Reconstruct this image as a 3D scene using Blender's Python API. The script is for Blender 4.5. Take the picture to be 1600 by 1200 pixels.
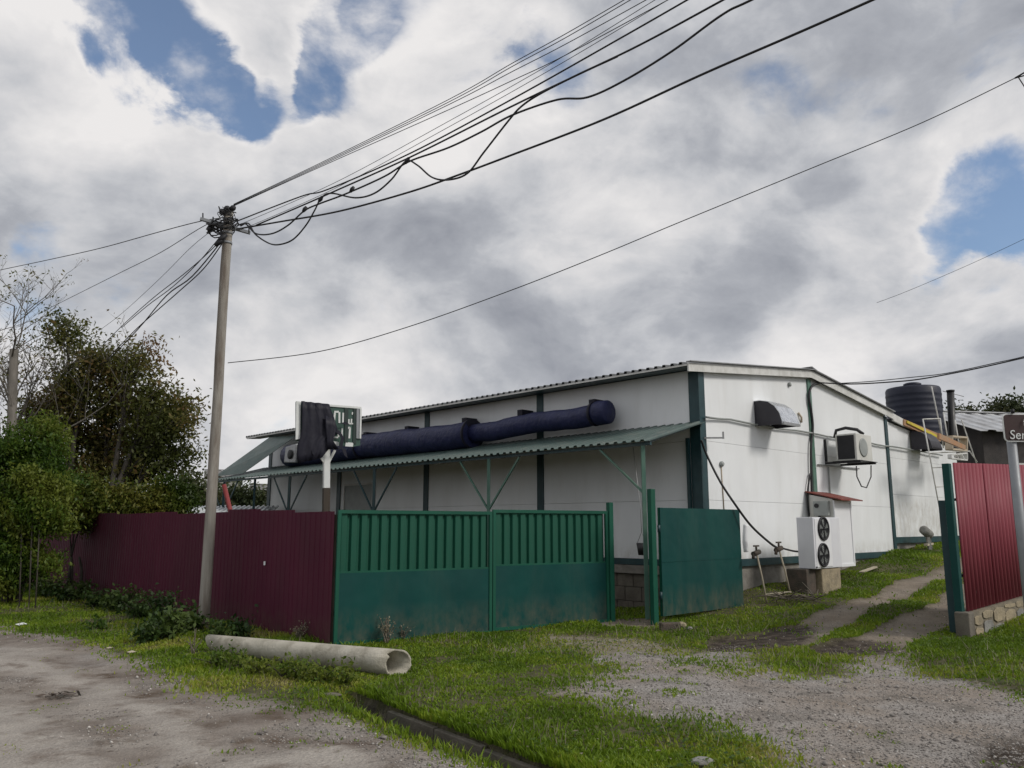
import bpy, math, random
import numpy as np
from mathutils import Vector, Matrix, noise as mnoise
random.seed(7); rng = np.random.default_rng(7)
for o in list(bpy.data.objects): bpy.data.objects.remove(o)
S = bpy.context.scene; COL = S.collection
R = math.radians

# ------------------------------------------------------------------ camera
FPX = 1270.0; PITCH = R(9.92); CAMH = 1.65
cd = bpy.data.cameras.new('camera'); cam = bpy.data.objects.new('camera', cd); COL.objects.link(cam)
cam.location = (0, 0, CAMH); cam.rotation_euler = (R(90) + PITCH, 0, 0)
cd.sensor_fit = 'HORIZONTAL'; cd.sensor_width = 36; cd.lens = 36 * FPX / 1600; cd.clip_start = .05; cd.clip_end = 5000
S.camera = cam
S.view_settings.view_transform = 'Standard'; S.view_settings.look = 'None'
S.view_settings.gamma = 1; S.view_settings.exposure = 0.34; S.view_settings.use_curve_mapping = False

# measuring helpers: where a sight line of the photograph meets a known plane
def ray(px, py):
    x = (px - 800) / FPX; y = (600 - py) / FPX
    return Vector((x, math.cos(PITCH) - y * math.sin(PITCH), math.sin(PITCH) + y * math.cos(PITCH)))
def on_z(px, py, z=0.0):
    d = ray(px, py); t = (z - CAMH) / d.z
    return Vector((d.x * t, d.y * t, z))
def on_y(px, py, Y):
    d = ray(px, py); t = Y / d.y
    return Vector((d.x * t, Y, CAMH + d.z * t))
def on_plane(px, py, o, n):
    d = ray(px, py); t = (o[0] * n[0] + o[1] * n[1]) / (d.x * n[0] + d.y * n[1])
    return Vector((d.x * t, d.y * t, CAMH + d.z * t))

# ------------------------------------------------------------------ world: broken cloud deck over a blue sky
SUN_EL = R(38); SUN_DIR = Vector((0.92, -0.40, 0)).normalized() * math.cos(SUN_EL) + Vector((0, 0, math.sin(SUN_EL)))
w = bpy.data.worlds.new('World'); S.world = w; w.use_nodes = True
nt = w.node_tree; nt.nodes.clear(); N = nt.nodes.new; Lk = nt.links.new
def wmath(op, a, b=None, clamp=False):
    n = N('ShaderNodeMath'); n.operation = op; n.use_clamp = clamp
    for i, v in enumerate((a, b)):
        if v is None: continue
        if isinstance(v, (int, float)): n.inputs[i].default_value = v
        else: Lk(v, n.inputs[i])
    return n.outputs[0]
def wvec(op, a, b):
    n = N('ShaderNodeVectorMath'); n.operation = op
    for i, v in enumerate((a, b)):
        if isinstance(v, (tuple, list, Vector)): n.inputs[i].default_value = tuple(v)
        else: Lk(v, n.inputs[i])
    return n.outputs['Value'] if op == 'DOT_PRODUCT' else n.outputs[0]
def wrange(v, a, b, c=0., d=1.):
    n = N('ShaderNodeMapRange'); n.interpolation_type = 'SMOOTHSTEP'; Lk(v, n.inputs[0])
    for i, q in enumerate((a, b, c, d)): n.inputs[1 + i].default_value = q
    return n.outputs[0]
tc = N('ShaderNodeTexCoord'); DIR = tc.outputs['Generated']
def wnoise(vec, scale, det, rough=.55, dist=0.):
    n = N('ShaderNodeTexNoise'); n.inputs['Scale'].default_value = scale; n.inputs['Detail'].default_value = det
    n.inputs['Roughness'].default_value = rough; n.inputs['Distortion'].default_value = dist; Lk(vec, n.inputs['Vector']); return n
st = N('ShaderNodeMapping'); st.inputs['Scale'].default_value = (1, 1, 1.5); Lk(DIR, st.inputs[0])
big = wnoise(st.outputs[0], 3.2, 3); fine = wnoise(st.outputs[0], 6.5, 9, .60, .25)
def warp(amount, n):
    c = wvec('SUBTRACT', n.outputs['Color'], (.5, .5, .5))
    s = N('ShaderNodeVectorMath'); s.operation = 'SCALE'; Lk(c, s.inputs[0]); s.inputs['Scale'].default_value = amount
    return s.outputs[0]
dw = wvec('NORMALIZE', wvec('ADD', wvec('ADD', DIR, warp(.16, big)), warp(.10, fine)), (0, 0, 0))
dws = wvec('NORMALIZE', wvec('ADD', DIR, warp(.22, big)), (0, 0, 0))
HOLES = [(150, 5, 40, .6), (215, 25, 60, 1), (300, 75, 62, 1), (345, 130, 62, 1), (372, 160, 40, .9), (468, 95, 66, 1), (520, 115, 50, 1), (440, 140, 40, .8), (550, 28, 55, .95), (345, 25, 60, -1.1), (400, 75, 52, -1.1), (420, 125, 40, -1.0),
         (610, 20, 48, .8), (730, 18, 45, .55), (812, 65, 40, .7), (850, 150, 42, .6), (92, 325, 44, .34), (60, 345, 34, .24), (250, 5, 55, .6),
         (1530, 322, 66, .72), (1480, 345, 52, .66), (1600, 312, 70, .72), (1445, 390, 40, .5), (1590, 352, 48, .6)]
BLOBS = [(60, 90, 150, .16), (190, 110, 160, .18), (230, 250, 150, .12), (80, 260, 120, -.05), (420, 45, 90, .20), (560, 235, 150, .16), (680, 110, 130, .16), (420, 240, 100, .10),
         (120, 330, 220, -.10), (330, 310, 150, -.10), (480, 350, 170, -.08), (620, 460, 130, -.14), (790, 480, 140, -.16), (730, 390, 110, -.06), (930, 520, 130, -.08), (920, 440, 70, .15),
         (1000, 360, 80, .06), (1080, 340, 90, .13), (880, 330, 90, .06), (960, 200, 150, -.07), (1180, 150, 170, -.10), (1360, 70, 180, -.14), (1560, 60, 170, -.17), (1180, 240, 130, -.06),
         (1230, 420, 140, -.14), (1340, 260, 120, .06), (1450, 240, 110, .16), (1560, 230, 90, .18), (1330, 490, 120, .16), (1420, 460, 90, .14), (1560, 440, 70, .24), (1250, 560, 100, .12),
         (1540, 520, 110, -.16), (1400, 600, 120, -.02), (640, 560, 130, .14), (560, 600, 120, .10), (240, 470, 150, .02), (420, 640, 150, .10), (1000, 60, 120, .0), (1080, 480, 120, -.04)]
def blobs(lst, v):
    acc = None
    for x, y, r, s in lst:
        d = ray(x, y).normalized(); a = r / FPX
        q = wrange(wvec('DOT_PRODUCT', v, d), math.cos(a * 1.35), math.cos(a * .35), 0, s)
        acc = q if acc is None else wmath('ADD', acc, q)
    return acc
holes = blobs([(x, y, r * 1.08, q * .66) for x, y, r, q in HOLES], dw)
puffv = wvec('ADD', st.outputs[0], warp(.10, big))
p1 = wnoise(puffv, 4.6, 8, .56, .15)
p2 = wnoise(wvec('ADD', puffv, (.012, -.006, .075)), 4.6, 8, .56, .15)
p3 = wnoise(wvec('ADD', puffv, (.005, -.003, .025)), 4.6, 8, .56, .15)
hn = wmath('ADD', wmath('MINIMUM', holes, .80), wmath('MULTIPLY', wmath('SUBTRACT', fine.outputs['Fac'], .5), 1.9))
hn = wmath('SUBTRACT', hn, wmath('MULTIPLY', wmath('SUBTRACT', p1.outputs['Fac'], .5), 2.2))
hmask = wrange(hn, .26, 1.0, 0, .95)
edge = wmath('MULTIPLY', wrange(hn, -.15, .40), .16)
mid = wnoise(st.outputs[0], 2.6, 5, .5, .3)
val = wmath('ADD', .53, blobs(BLOBS, dws))
val = wmath('ADD', val, wmath('MULTIPLY', wmath('SUBTRACT', mid.outputs['Fac'], .5), .35))
val = wmath('ADD', val, wmath('MULTIPLY', wmath('SUBTRACT', fine.outputs['Fac'], .5), .30))
val = wmath('ADD', val, wmath('MULTIPLY', wmath('SUBTRACT', p1.outputs['Fac'], p2.outputs['Fac']), 1.15))
val = wmath('ADD', val, wmath('MULTIPLY', wmath('SUBTRACT', p1.outputs['Fac'], p3.outputs['Fac']), .8))
val = wmath('ADD', val, edge)
cr = N('ShaderNodeValToRGB'); Lk(val, cr.inputs[0])
e = cr.color_ramp.elements
e[0].position = .0; e[0].color = (.22, .232, .265, 1); e[1].position = .98; e[1].color = (.66, .645, .64, 1)
for p_, c_ in ((.34, (.330, .342, .372, 1)), (.52, (.435, .443, .465, 1)), (.72, (.545, .541, .55, 1))):
    q = e.new(p_); q.color = c_
STR = 0.1
sky = N('ShaderNodeTexSky'); sky.sky_type = 'NISHITA'; sky.sun_disc = False; sky.sun_elevation = SUN_EL
sky.sun_rotation = math.atan2(SUN_DIR.x, SUN_DIR.y); sky.air_density = 1.0; sky.dust_density = .6; sky.ozone_density = 1.5
blue = N('ShaderNodeMixRGB'); blue.blend_type = 'MULTIPLY'; blue.inputs[0].default_value = 1; Lk(sky.outputs[0], blue.inputs[1]); blue.inputs[2].default_value = (.92, .95, .98, 1)
cl = N('ShaderNodeVectorMath'); cl.operation = 'SCALE'; Lk(cr.outputs[0], cl.inputs[0]); cl.inputs['Scale'].default_value = 1 / STR
mx = N('ShaderNodeMixRGB'); Lk(hmask, mx.inputs[0]); Lk(cl.outputs[0], mx.inputs[1]); Lk(blue.outputs[0], mx.inputs[2])
bg = N('ShaderNodeBackground'); bg.inputs[1].default_value = STR; Lk(mx.outputs[0], bg.inputs[0])
wo = N('ShaderNodeOutputWorld'); Lk(bg.outputs[0], wo.inputs[0])
w.cycles.sampling_method = 'MANUAL'; w.cycles.sample_map_resolution = 512
# sun, veiled by the clouds
sd = bpy.data.lights.new('sun', 'SUN'); sd.energy = 1.5; sd.angle = R(14); sd.color = (1, .95, .88)
so = bpy.data.objects.new('sun', sd); COL.objects.link(so); so.rotation_euler = SUN_DIR.to_track_quat('Z', 'Y').to_euler(); so.location = (10, -5, 30)

# ------------------------------------------------------------------ materials
def newmat(name):
    m = bpy.data.materials.new(name); m.use_nodes = True
    return m, m.node_tree, m.node_tree.nodes['Principled BSDF']
def nd(t, typ, **kw):
    n = t.nodes.new(typ)
    for k, v in kw.items():
        if k in n.inputs: n.inputs[k].default_value = v
        else: setattr(n, k, v)
    return n
def tmap(t, scale=(1, 1, 1), obj=True):
    c = t.nodes.new('ShaderNodeTexCoord'); m = t.nodes.new('ShaderNodeMapping'); m.inputs['Scale'].default_value = scale
    t.links.new(c.outputs['Object' if obj else 'Generated'], m.inputs[0]); return m.outputs[0]
def mixc(t, fac, a, b, mode='MIX'):
    n = t.nodes.new('ShaderNodeMixRGB'); n.blend_type = mode
    for i, v in enumerate((fac, a, b)):
        if isinstance(v, (int, float)): n.inputs[i].default_value = v
        elif isinstance(v, tuple): n.inputs[i].default_value = v if len(v) == 4 else v + (1,)
        else: t.links.new(v, n.inputs[i])
    return n.outputs[0]
def noisef(t, vec, scale, det=5, lo=.4, hi=.6, rough=.55):
    n = nd(t, 'ShaderNodeTexNoise', Scale=scale, Detail=det, Roughness=rough); t.links.new(vec, n.inputs['Vector'])
    r = t.nodes.new('ShaderNodeMapRange'); t.links.new(n.outputs['Fac'], r.inputs[0]); r.inputs[1].default_value = lo; r.inputs[2].default_value = hi
    return r.outputs[0]
def bump(t, b, h, strength, dist=.02):
    n = t.nodes.new('ShaderNodeBump'); n.inputs['Strength'].default_value = strength; n.inputs['Distance'].default_value = dist
    t.links.new(h, n.inputs['Height']); t.links.new(n.outputs[0], b.inputs['Normal'])
def pm(name, c, c2=None, rough=.5, scale=3, stretch=(1, 1, 1), metal=0, bmp=.0, bscale=40, spec=.5, dirt=None, dirt_amt=.5, dscale=1.5, dstretch=(1, 1, .25), lo=.35, hi=.65, splash=None, dent=0):
    m, t, b = newmat(name)
    c2 = c2 or tuple(x * .8 for x in c)
    v = tmap(t, stretch)
    col = mixc(t, noisef(t, v, scale, 6, lo, hi), c, c2)
    if dirt:
        f = noisef(t, tmap(t, dstretch), dscale, 8, .48, .78, .65)
        k = t.nodes.new('ShaderNodeMath'); k.operation = 'MULTIPLY'; k.inputs[1].default_value = dirt_amt; t.links.new(f, k.inputs[0])
        col = mixc(t, k.outputs[0], col, dirt)
    if splash:                                         # dried mud thrown up from the ground
        z0, z1, sc_, amt = splash; c_ = t.nodes.new('ShaderNodeTexCoord'); sx = t.nodes.new('ShaderNodeSeparateXYZ'); t.links.new(c_.outputs['Object'], sx.inputs[0])
        mr = t.nodes.new('ShaderNodeMapRange'); t.links.new(sx.outputs['Z'], mr.inputs[0]); mr.inputs[1].default_value = z1; mr.inputs[2].default_value = z0
        k = t.nodes.new('ShaderNodeMath'); k.operation = 'MULTIPLY'; t.links.new(mr.outputs[0], k.inputs[0]); t.links.new(noisef(t, tmap(t, (1, 1, .6)), 6, 8, .35, .70, .65), k.inputs[1])
        k2 = t.nodes.new('ShaderNodeMath'); k2.operation = 'MULTIPLY'; k2.inputs[1].default_value = amt; t.links.new(k.outputs[0], k2.inputs[0]); col = mixc(t, k2.outputs[0], col, sc_)
    t.links.new(col, b.inputs['Base Color'])
    rr = noisef(t, v, scale * 2.3, 4, .2, .8)
    q = t.nodes.new('ShaderNodeMapRange'); t.links.new(rr, q.inputs[0]); q.inputs[3].default_value = max(.05, rough - .1); q.inputs[4].default_value = min(1, rough + .12)
    t.links.new(q.outputs[0], b.inputs['Roughness'])
    b.inputs['Metallic'].default_value = metal; b.inputs['Specular IOR Level'].default_value = spec
    if bmp: bump(t, b, noisef(t, v, bscale, 6, .2, .8), bmp)
    if dent:
        n = t.nodes.new('ShaderNodeBump'); n.inputs['Strength'].default_value = dent; n.inputs['Distance'].default_value = .06; t.links.new(noisef(t, tmap(t, (1, 1, 1)), 1.6, 2, .2, .8), n.inputs['Height'])
        if b.inputs['Normal'].is_linked: t.links.new(b.inputs['Normal'].links[0].from_socket, n.inputs['Normal'])
        t.links.new(n.outputs[0], b.inputs['Normal'])
    return m
M = {}
M['wall'] = pm('white_panel_paint', (.83, .85, .86), (.77, .79, .80), .45, 1.1, (1, 1, .35), dirt=(.47, .46, .42), dirt_amt=.26, dscale=1.0, dstretch=(1.6, 1.6, .40), spec=.35, splash=(1.0, 1.35, (.36, .33, .27), .55), dent=.06)
M['green_post'] = pm('dark_green_trim', (.016, .056, .064), (.010, .040, .048), .45, 5, dirt=(.10, .11, .09), dirt_amt=.35)
M['green'] = pm('green_gate_paint', (.010, .092, .058), (.008, .072, .046), .5, 2, (1, 1, .4), dirt=(.06, .10, .07), dirt_amt=.45, bmp=.06, bscale=8, spec=.25)
M['green_low'] = pm('teal_gate_paint', (.004, .060, .053), (.003, .045, .043), .48, 1.2, (1, 1, .5), dirt=(.04, .075, .06), dirt_amt=.45, bmp=.05, bscale=5, spec=.25, splash=(.0, .55, (.13, .115, .08), .75), dent=.25)
M['green_pale'] = pm('faded_green_steel', (.10, .20, .155), (.06, .15, .115), .5, 4, dirt=(.2, .16, .11), dirt_amt=.4)
M['awning'] = pm('grey_green_sheet', (.075, .115, .105), (.050, .085, .078), .42, 2.5, dirt=(.16, .16, .14), dirt_amt=.6, dscale=3, dstretch=(1, 1, 1))
M['white_trim'] = pm('white_trim_paint', (.72, .72, .70), (.55, .55, .52), .45, 4, dirt=(.25, .22, .18), dirt_amt=.45)
M['roof'] = pm('dark_roof_sheet', (.045, .05, .055), (.10, .105, .11), .5, 3, metal=.1)
M['concrete'] = pm('grey_concrete', (.17, .152, .125), (.095, .083, .066), .9, 3, bmp=.4, bscale=25, dirt=(.08, .085, .06), dirt_amt=.7, dstretch=(1, 1, 1), dscale=2)
M['plaster'] = pm('pale_plaster', (.30, .285, .255), (.20, .185, .165), .9, 4, bmp=.3, dirt=(.08, .065, .05), dirt_amt=.85, dstretch=(1, 1, 1))
M['maroon'] = pm('dark_wine_sheet', (.090, .014, .034), (.072, .0115, .028), .62, 1.2, (1, 1, .4), dirt=(.07, .032, .036), dirt_amt=.4, spec=.18, splash=(.0, .45, (.10, .085, .06), .6))
M['red'] = pm('faded_red_sheet', (.27, .060, .080), (.215, .046, .062), .55, 1.5, (1, 1, .4), dirt=(.26, .11, .11), dirt_amt=.5, spec=.2)
M['black_wrap'] = pm('dark_blue_wrap', (.012, .016, .058), (.022, .027, .085), .5, 3, bmp=1.0, bscale=9, spec=.35)
M['black'] = pm('black_rubber', (.012, .012, .014), (.02, .02, .022), .5, 4)
M['tank'] = pm('black_tank_plastic', (.007, .010, .026), (.011, .015, .036), .55, 2, spec=.5)
M['hood_black'] = pm('black_hood_paint', (.016, .014, .022), (.028, .026, .035), .45, 3)
M['shiny'] = pm('bright_galvanised', (.75, .77, .80), (.55, .57, .60), .28, 8, metal=.85, bmp=.15, bscale=10)
M['steel'] = pm('dull_steel', (.38, .39, .40), (.28, .28, .28), .45, 6, metal=.6)
M['cream_metal'] = pm('cream_appliance_paint', (.66, .66, .62), (.58, .58, .54), .4, 3, dirt=(.3, .27, .2), dirt_amt=.3)
M['appliance'] = pm('white_appliance_paint', (.74, .75, .78), (.68, .69, .73), .35, 2, dirt=(.42, .41, .40), dirt_amt=.25)
M['pvc'] = pm('white_pvc', (.82, .83, .85), (.77, .78, .80), .35, 2)
M['grey_box'] = pm('grey_box_plastic', (.33, .35, .34), (.27, .29, .28), .5, 4)
M['dark'] = pm('dark_void', (.010, .010, .013), (.016, .016, .02), .6, 3)
M['rust_red'] = pm('rust_red_sheet', (.24, .045, .03), (.13, .04, .03), .6, 6)
M['orange'] = pm('orange_brown_board', (.42, .20, .085), (.36, .24, .15), .6, 3, (1, 1, 1), dirt=(.35, .28, .2), dirt_amt=.6)
M['yellow'] = pm('yellow_plastic', (.62, .50, .03), (.5, .4, .03), .5, 3)
M['beige'] = pm('beige_plastic', (.50, .42, .31), (.42, .35, .26), .5, 3)
M['pole'] = pm('weathered_pole', (.35, .33, .295), (.20, .18, .155), .9, 9, (1, 1, .12), bmp=.5, bscale=14, dirt=(.085, .05, .032), dirt_amt=1.0, dscale=5, dstretch=(1, 1, .16))
M['pipe'] = pm('asbestos_cement', (.48, .45, .38), (.38, .355, .29), .9, 5, bmp=.35, bscale=30, dirt=(.10, .085, .05), dirt_amt=.9, dscale=3.2, dstretch=(1, 1, 1))
M['wire'] = pm('black_cable_sheath', (.012, .012, .015), (.018, .018, .02), .6, 4)
M['brown_post'] = pm('brown_wood_post', (.055, .042, .03), (.035, .027, .02), .8, 6, (1, 1, .2), bmp=.3)
M['sign_green'] = pm('sign_green_print', (.032, .080, .062), (.026, .068, .052), .4, 3)
M['sign_dark'] = pm('sign_dark_green_strip', (.012, .03, .025), (.01, .025, .02), .4, 3)
M['sign_white'] = pm('sign_white_print', (.70, .72, .71), (.6, .62, .61), .45, 5)
M['tarp'] = pm('black_plastic_film', (.011, .011, .020), (.016, .016, .027), .55, 4, bmp=.25, bscale=5, spec=.25)
M['sign_brown'] = pm('brown_sign_face', (.040, .017, .015), (.032, .014, .012), .4, 3)
M['galv_post'] = pm('grey_galvanised_post', (.27, .285, .30), (.22, .23, .245), .5, 4, metal=.25)
M['house_roof'] = pm('grey_corrugated_iron', (.60, .61, .62), (.40, .40, .40), .38, 2.5, (1, 1, 1), metal=.45, dirt=(.2, .16, .13), dirt_amt=.4)
M['house_wall'] = pm('dark_house_wall', (.055, .048, .045), (.035, .032, .032), .85, 3, bmp=.3)
M['stone'] = pm('sand_stone', (.36, .30, .20), (.25, .21, .145), .9, 6, bmp=.6, bscale=18, dirt=(.13, .12, .09), dirt_amt=.6, dstretch=(1, 1, 1))
M['mortar'] = pm('plinth_mortar', (.25, .215, .155), (.16, .14, .105), .95, 7, bmp=.5, bscale=30)
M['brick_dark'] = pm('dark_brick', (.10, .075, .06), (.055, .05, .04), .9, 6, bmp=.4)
M['grey_stone'] = pm('grey_stone', (.29, .285, .265), (.19, .185, .17), .9, 6, bmp=.5, bscale=20)
M['twig'] = pm('grey_twig', (.17, .145, .115), (.10, .085, .065), .9, 10)
M['plank'] = pm('pale_plank', (.48, .43, .33), (.36, .31, .23), .8, 4)
M['bark'] = pm('grey_bark', (.085, .075, .062), (.05, .043, .036), .95, 8, (1, 1, .3), bmp=.6, bscale=25)
M['bark_pale'] = pm('pale_bare_bark', (.17, .155, .135), (.11, .10, .085), .95, 8, (1, 1, .3), bmp=.4)
M['hill_roof'] = pm('far_grey_roof', (.20, .195, .19), (.16, .155, .15), .8, .6)
M['far_wall'] = pm('far_pale_wall', (.42, .42, .38), (.36, .36, .33), .8, .6)
M['white_sheet'] = pm('white_roof_sheet', (.66, .68, .69), (.50, .52, .53), .4, 1.5, metal=.1)
M['red_pipe'] = pm('red_painted_pipe', (.26, .04, .035), (.2, .03, .03), .5, 3)

def leafmat(name, stops, transl=.35, rough=.5):
    m, t, b = newmat(name)
    a = t.nodes.new('ShaderNodeAttribute'); a.attribute_name = 'v'
    r = t.nodes.new('ShaderNodeValToRGB'); t.links.new(a.outputs['Fac'], r.inputs[0])
    el = r.color_ramp.elements
    el[0].position = stops[0][0]; el[0].color = stops[0][1] + (1,); el[1].position = stops[-1][0]; el[1].color = stops[-1][1] + (1,)
    for p_, c_ in stops[1:-1]:
        q = el.new(p_); q.color = c_ + (1,)
    t.links.new(r.outputs[0], b.inputs['Base Color']); b.inputs['Roughness'].default_value = rough; b.inputs['Specular IOR Level'].default_value = .3
    tr = t.nodes.new('ShaderNodeBsdfTranslucent'); t.links.new(r.outputs[0], tr.inputs[0])
    ms = t.nodes.new('ShaderNodeMixShader'); ms.inputs[0].default_value = transl
    t.links.new(b.outputs[0], ms.inputs[1]); t.links.new(tr.outputs[0], ms.inputs[2])
    t.links.new(ms.outputs[0], t.nodes['Material Output'].inputs[0]); return m
M['grass'] = leafmat('grass_blade', [(0, (.10, .170, .013)), (.35, (.175, .27, .018)), (.6, (.255, .325, .030)), (.8, (.33, .32, .065)), (1, (.40, .35, .17))], .4)
M['leaf_walnut'] = leafmat('walnut_leaf', [(0, (.065, .080, .020)), (.35, (.115, .125, .030)), (.7, (.160, .138, .040)), (1, (.20, .12, .052))], .42)
M['leaf_bright'] = leafmat('bright_leaf', [(0, (.034, .078, .011)), (.5, (.080, .142, .017)), (1, (.165, .20, .030))], .42)
M['leaf_mid'] = leafmat('shrub_leaf', [(0, (.038, .066, .010)), (.5, (.085, .115, .016)), (1, (.16, .155, .028))], .35)
M['leaf_dark'] = leafmat('weed_leaf', [(0, (.020, .045, .012)), (.5, (.042, .080, .018)), (1, (.085, .125, .030))], .3)
M['leaf_far'] = leafmat('far_leaf', [(0, (.035, .050, .020)), (.5, (.055, .072, .026)), (1, (.08, .085, .035))], .2)
M['dry'] = leafmat('dry_stalk', [(0, (.14, .12, .075)), (.5, (.22, .195, .13)), (1, (.32, .29, .21))], .2)

# ------------------------------------------------------------------ mesh helpers
class MB:
    def __init__(s): s.v = []; s.f = []; s.smooth = []
    def add(s, vs, fs, smooth=False):
        b = len(s.v); s.v += [tuple(q) for q in vs]; s.f += [tuple(b + i for i in f) for f in fs]; s.smooth += [smooth] * len(fs); return s
    def obox(s, c, ax, ay, az):          # centre and three half-axis vectors
        c = Vector(c); ax = Vector(ax); ay = Vector(ay); az = Vector(az)
        vs = [c + ax * i + ay * j + az * k for k in (-1, 1) for j in (-1, 1) for i in (-1, 1)]
        fs = [(0, 2, 3, 1), (4, 5, 7, 6), (0, 1, 5, 4), (2, 6, 7, 3), (0, 4, 6, 2), (1, 3, 7, 5)]
        if ax.cross(ay).dot(az) < 0: fs = [f[::-1] for f in fs]
        return s.add(vs, fs)
    def box(s, x0, y0, z0, x1, y1, z1):
        return s.obox(((x0 + x1) / 2, (y0 + y1) / 2, (z0 + z1) / 2), ((x1 - x0) / 2, 0, 0), (0, (y1 - y0) / 2, 0), (0, 0, (z1 - z0) / 2))
    def bar(s, p, q, wd, dp=None, up=(0, 0, 1)):
        p = Vector(p); q = Vector(q); d = q - p; L = d.length; d.normalize()
        up = Vector(up)
        if abs(d.dot(up)) > .95: up = Vector((1, 0, 0)) if abs(d.x) < .9 else Vector((0, 1, 0))
        a = d.cross(up).normalized(); b = a.cross(d).normalized(); dp = dp or wd
        return s.obox((p + q) / 2, d * (L / 2), a * (wd / 2), b * (dp / 2))
    def tube(s, pts, r, n=8, cap=True, smooth=True):
        pts = [Vector(p) for p in pts]; K = len(pts); rr = r if isinstance(r, (list, tuple)) else [r] * K
        b = len(s.v); ref = None
        for i, p in enumerate(pts):
            d = (pts[min(i + 1, K - 1)] - pts[max(i - 1, 0)]).normalized()
            if ref is None:
                ref = d.cross(Vector((0, 0, 1)) if abs(d.z) < .9 else Vector((1, 0, 0))).normalized()
            ref = (ref - d * ref.dot(d)).normalized(); bi = d.cross(ref)
            for k in range(n):
                t = 2 * math.pi * k / n; s.v.append(tuple(p + (ref * math.cos(t) + bi * math.sin(t)) * rr[i]))
        for i in range(K - 1):
            for k in range(n):
                k2 = (k + 1) % n
                s.f.append((b + i * n + k, b + i * n + k2, b + (i + 1) * n + k2, b + (i + 1) * n + k)); s.smooth.append(smooth)
        if cap:
            s.f.append(tuple(b + k for k in range(n))[::-1]); s.smooth.append(False)
            s.f.append(tuple(b + (K - 1) * n + k for k in range(n))); s.smooth.append(False)
        return s
    def prism(s, poly, ext):             # planar polygon (3-D points) extruded by a vector
        n = len(poly); e = Vector(ext); vs = [Vector(p) for p in poly] + [Vector(p) + e for p in poly]
        fs = [tuple(range(n))[::-1], tuple(range(n, 2 * n))] + [(i, (i + 1) % n, n + (i + 1) % n, n + i) for i in range(n)]
        return s.add(vs, fs)
    def sheet(s, rows, thick=None):      # grid of points rows[i][j]
        m = len(rows[0]); vs = [p for r in rows for p in r]
        fs = [(i * m + j, i * m + j + 1, (i + 1) * m + j + 1, (i + 1) * m + j) for i in range(len(rows) - 1) for j in range(m - 1)]
        return s.add(vs, fs)
    def lathe(s, c, prof, n=24, axis=None, smooth=True):   # prof: (radius, height)
        c = Vector(c); az = Vector(axis or (0, 0, 1)).normalized(); ax = az.orthogonal().normalized(); ay = az.cross(ax); b = len(s.v)
        for r, h in prof:
            for k in range(n):
                t = 2 * math.pi * k / n; s.v.append(tuple(c + az * h + (ax * math.cos(t) + ay * math.sin(t)) * r))
        for i in range(len(prof) - 1):
            for k in range(n):
                k2 = (k + 1) % n; s.f.append((b + i * n + k, b + i * n + k2, b + (i + 1) * n + k2, b + (i + 1) * n + k)); s.smooth.append(smooth)
        s.f.append(tuple(b + k for k in range(n))[::-1]); s.smooth.append(False)
        s.f.append(tuple(b + (len(prof) - 1) * n + k for k in range(n))); s.smooth.append(False)
        return s
    def build(s, name, mat, parent=None, origin=None, kind=None, bevel=0, solid=0, recalc=True):
        if parent is not None: org = ORG[parent.name]
        elif origin is not None: org = Vector(origin)
        else:
            a = np.array(s.v); org = Vector(((a[:, 0].min() + a[:, 0].max()) / 2, (a[:, 1].min() + a[:, 1].max()) / 2, a[:, 2].min()))
        me = bpy.data.meshes.new(name)
        me.from_pydata([(x - org.x, y - org.y, z - org.z) for x, y, z in s.v], [], s.f); me.update()
        me.polygons.foreach_set('use_smooth', s.smooth)
        if recalc:
            import bmesh
            bm = bmesh.new(); bm.from_mesh(me); bmesh.ops.recalc_face_normals(bm, faces=bm.faces); bm.to_mesh(me); bm.free()
        me.materials.append(M[mat]); o = bpy.data.objects.new(name, me); COL.objects.link(o)
        if parent is not None: o.parent = parent
        else: o.location = org
        if parent is not None: ORG[o.name] = org
        else: ORG[o.name] = org
        if kind: o['kind'] = kind
        if bevel:
            bv = o.modifiers.new('bevel', 'BEVEL'); bv.width = bevel; bv.segments = 2; bv.limit_method = 'ANGLE'
        if solid:
            sm = o.modifiers.new('solid', 'SOLIDIFY'); sm.thickness = solid; sm.offset = 0
        return o
ORG = {}
def tag(o, label=None, cat=None, group=None, kind=None):
    if label: o['label'] = label
    if cat: o['category'] = cat
    if group: o['group'] = group
    if kind: o['kind'] = kind
    return o
def thing(name, loc, label, cat, group=None):
    o = bpy.data.objects.new(name, None); COL.objects.link(o); o.location = loc; o.empty_display_size = .2
    ORG[o.name] = Vector(loc); return tag(o, label, cat, group)
def copy_tree(o, parent=None):
    c = o.copy(); COL.objects.link(c); c.parent = parent
    for ch in list(o.children): copy_tree(ch, c)
    return c
def sibling(o, loc):                     # a further piece sharing mesh data
    c = o.copy(); COL.objects.link(c); c.location = loc; return c
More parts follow.
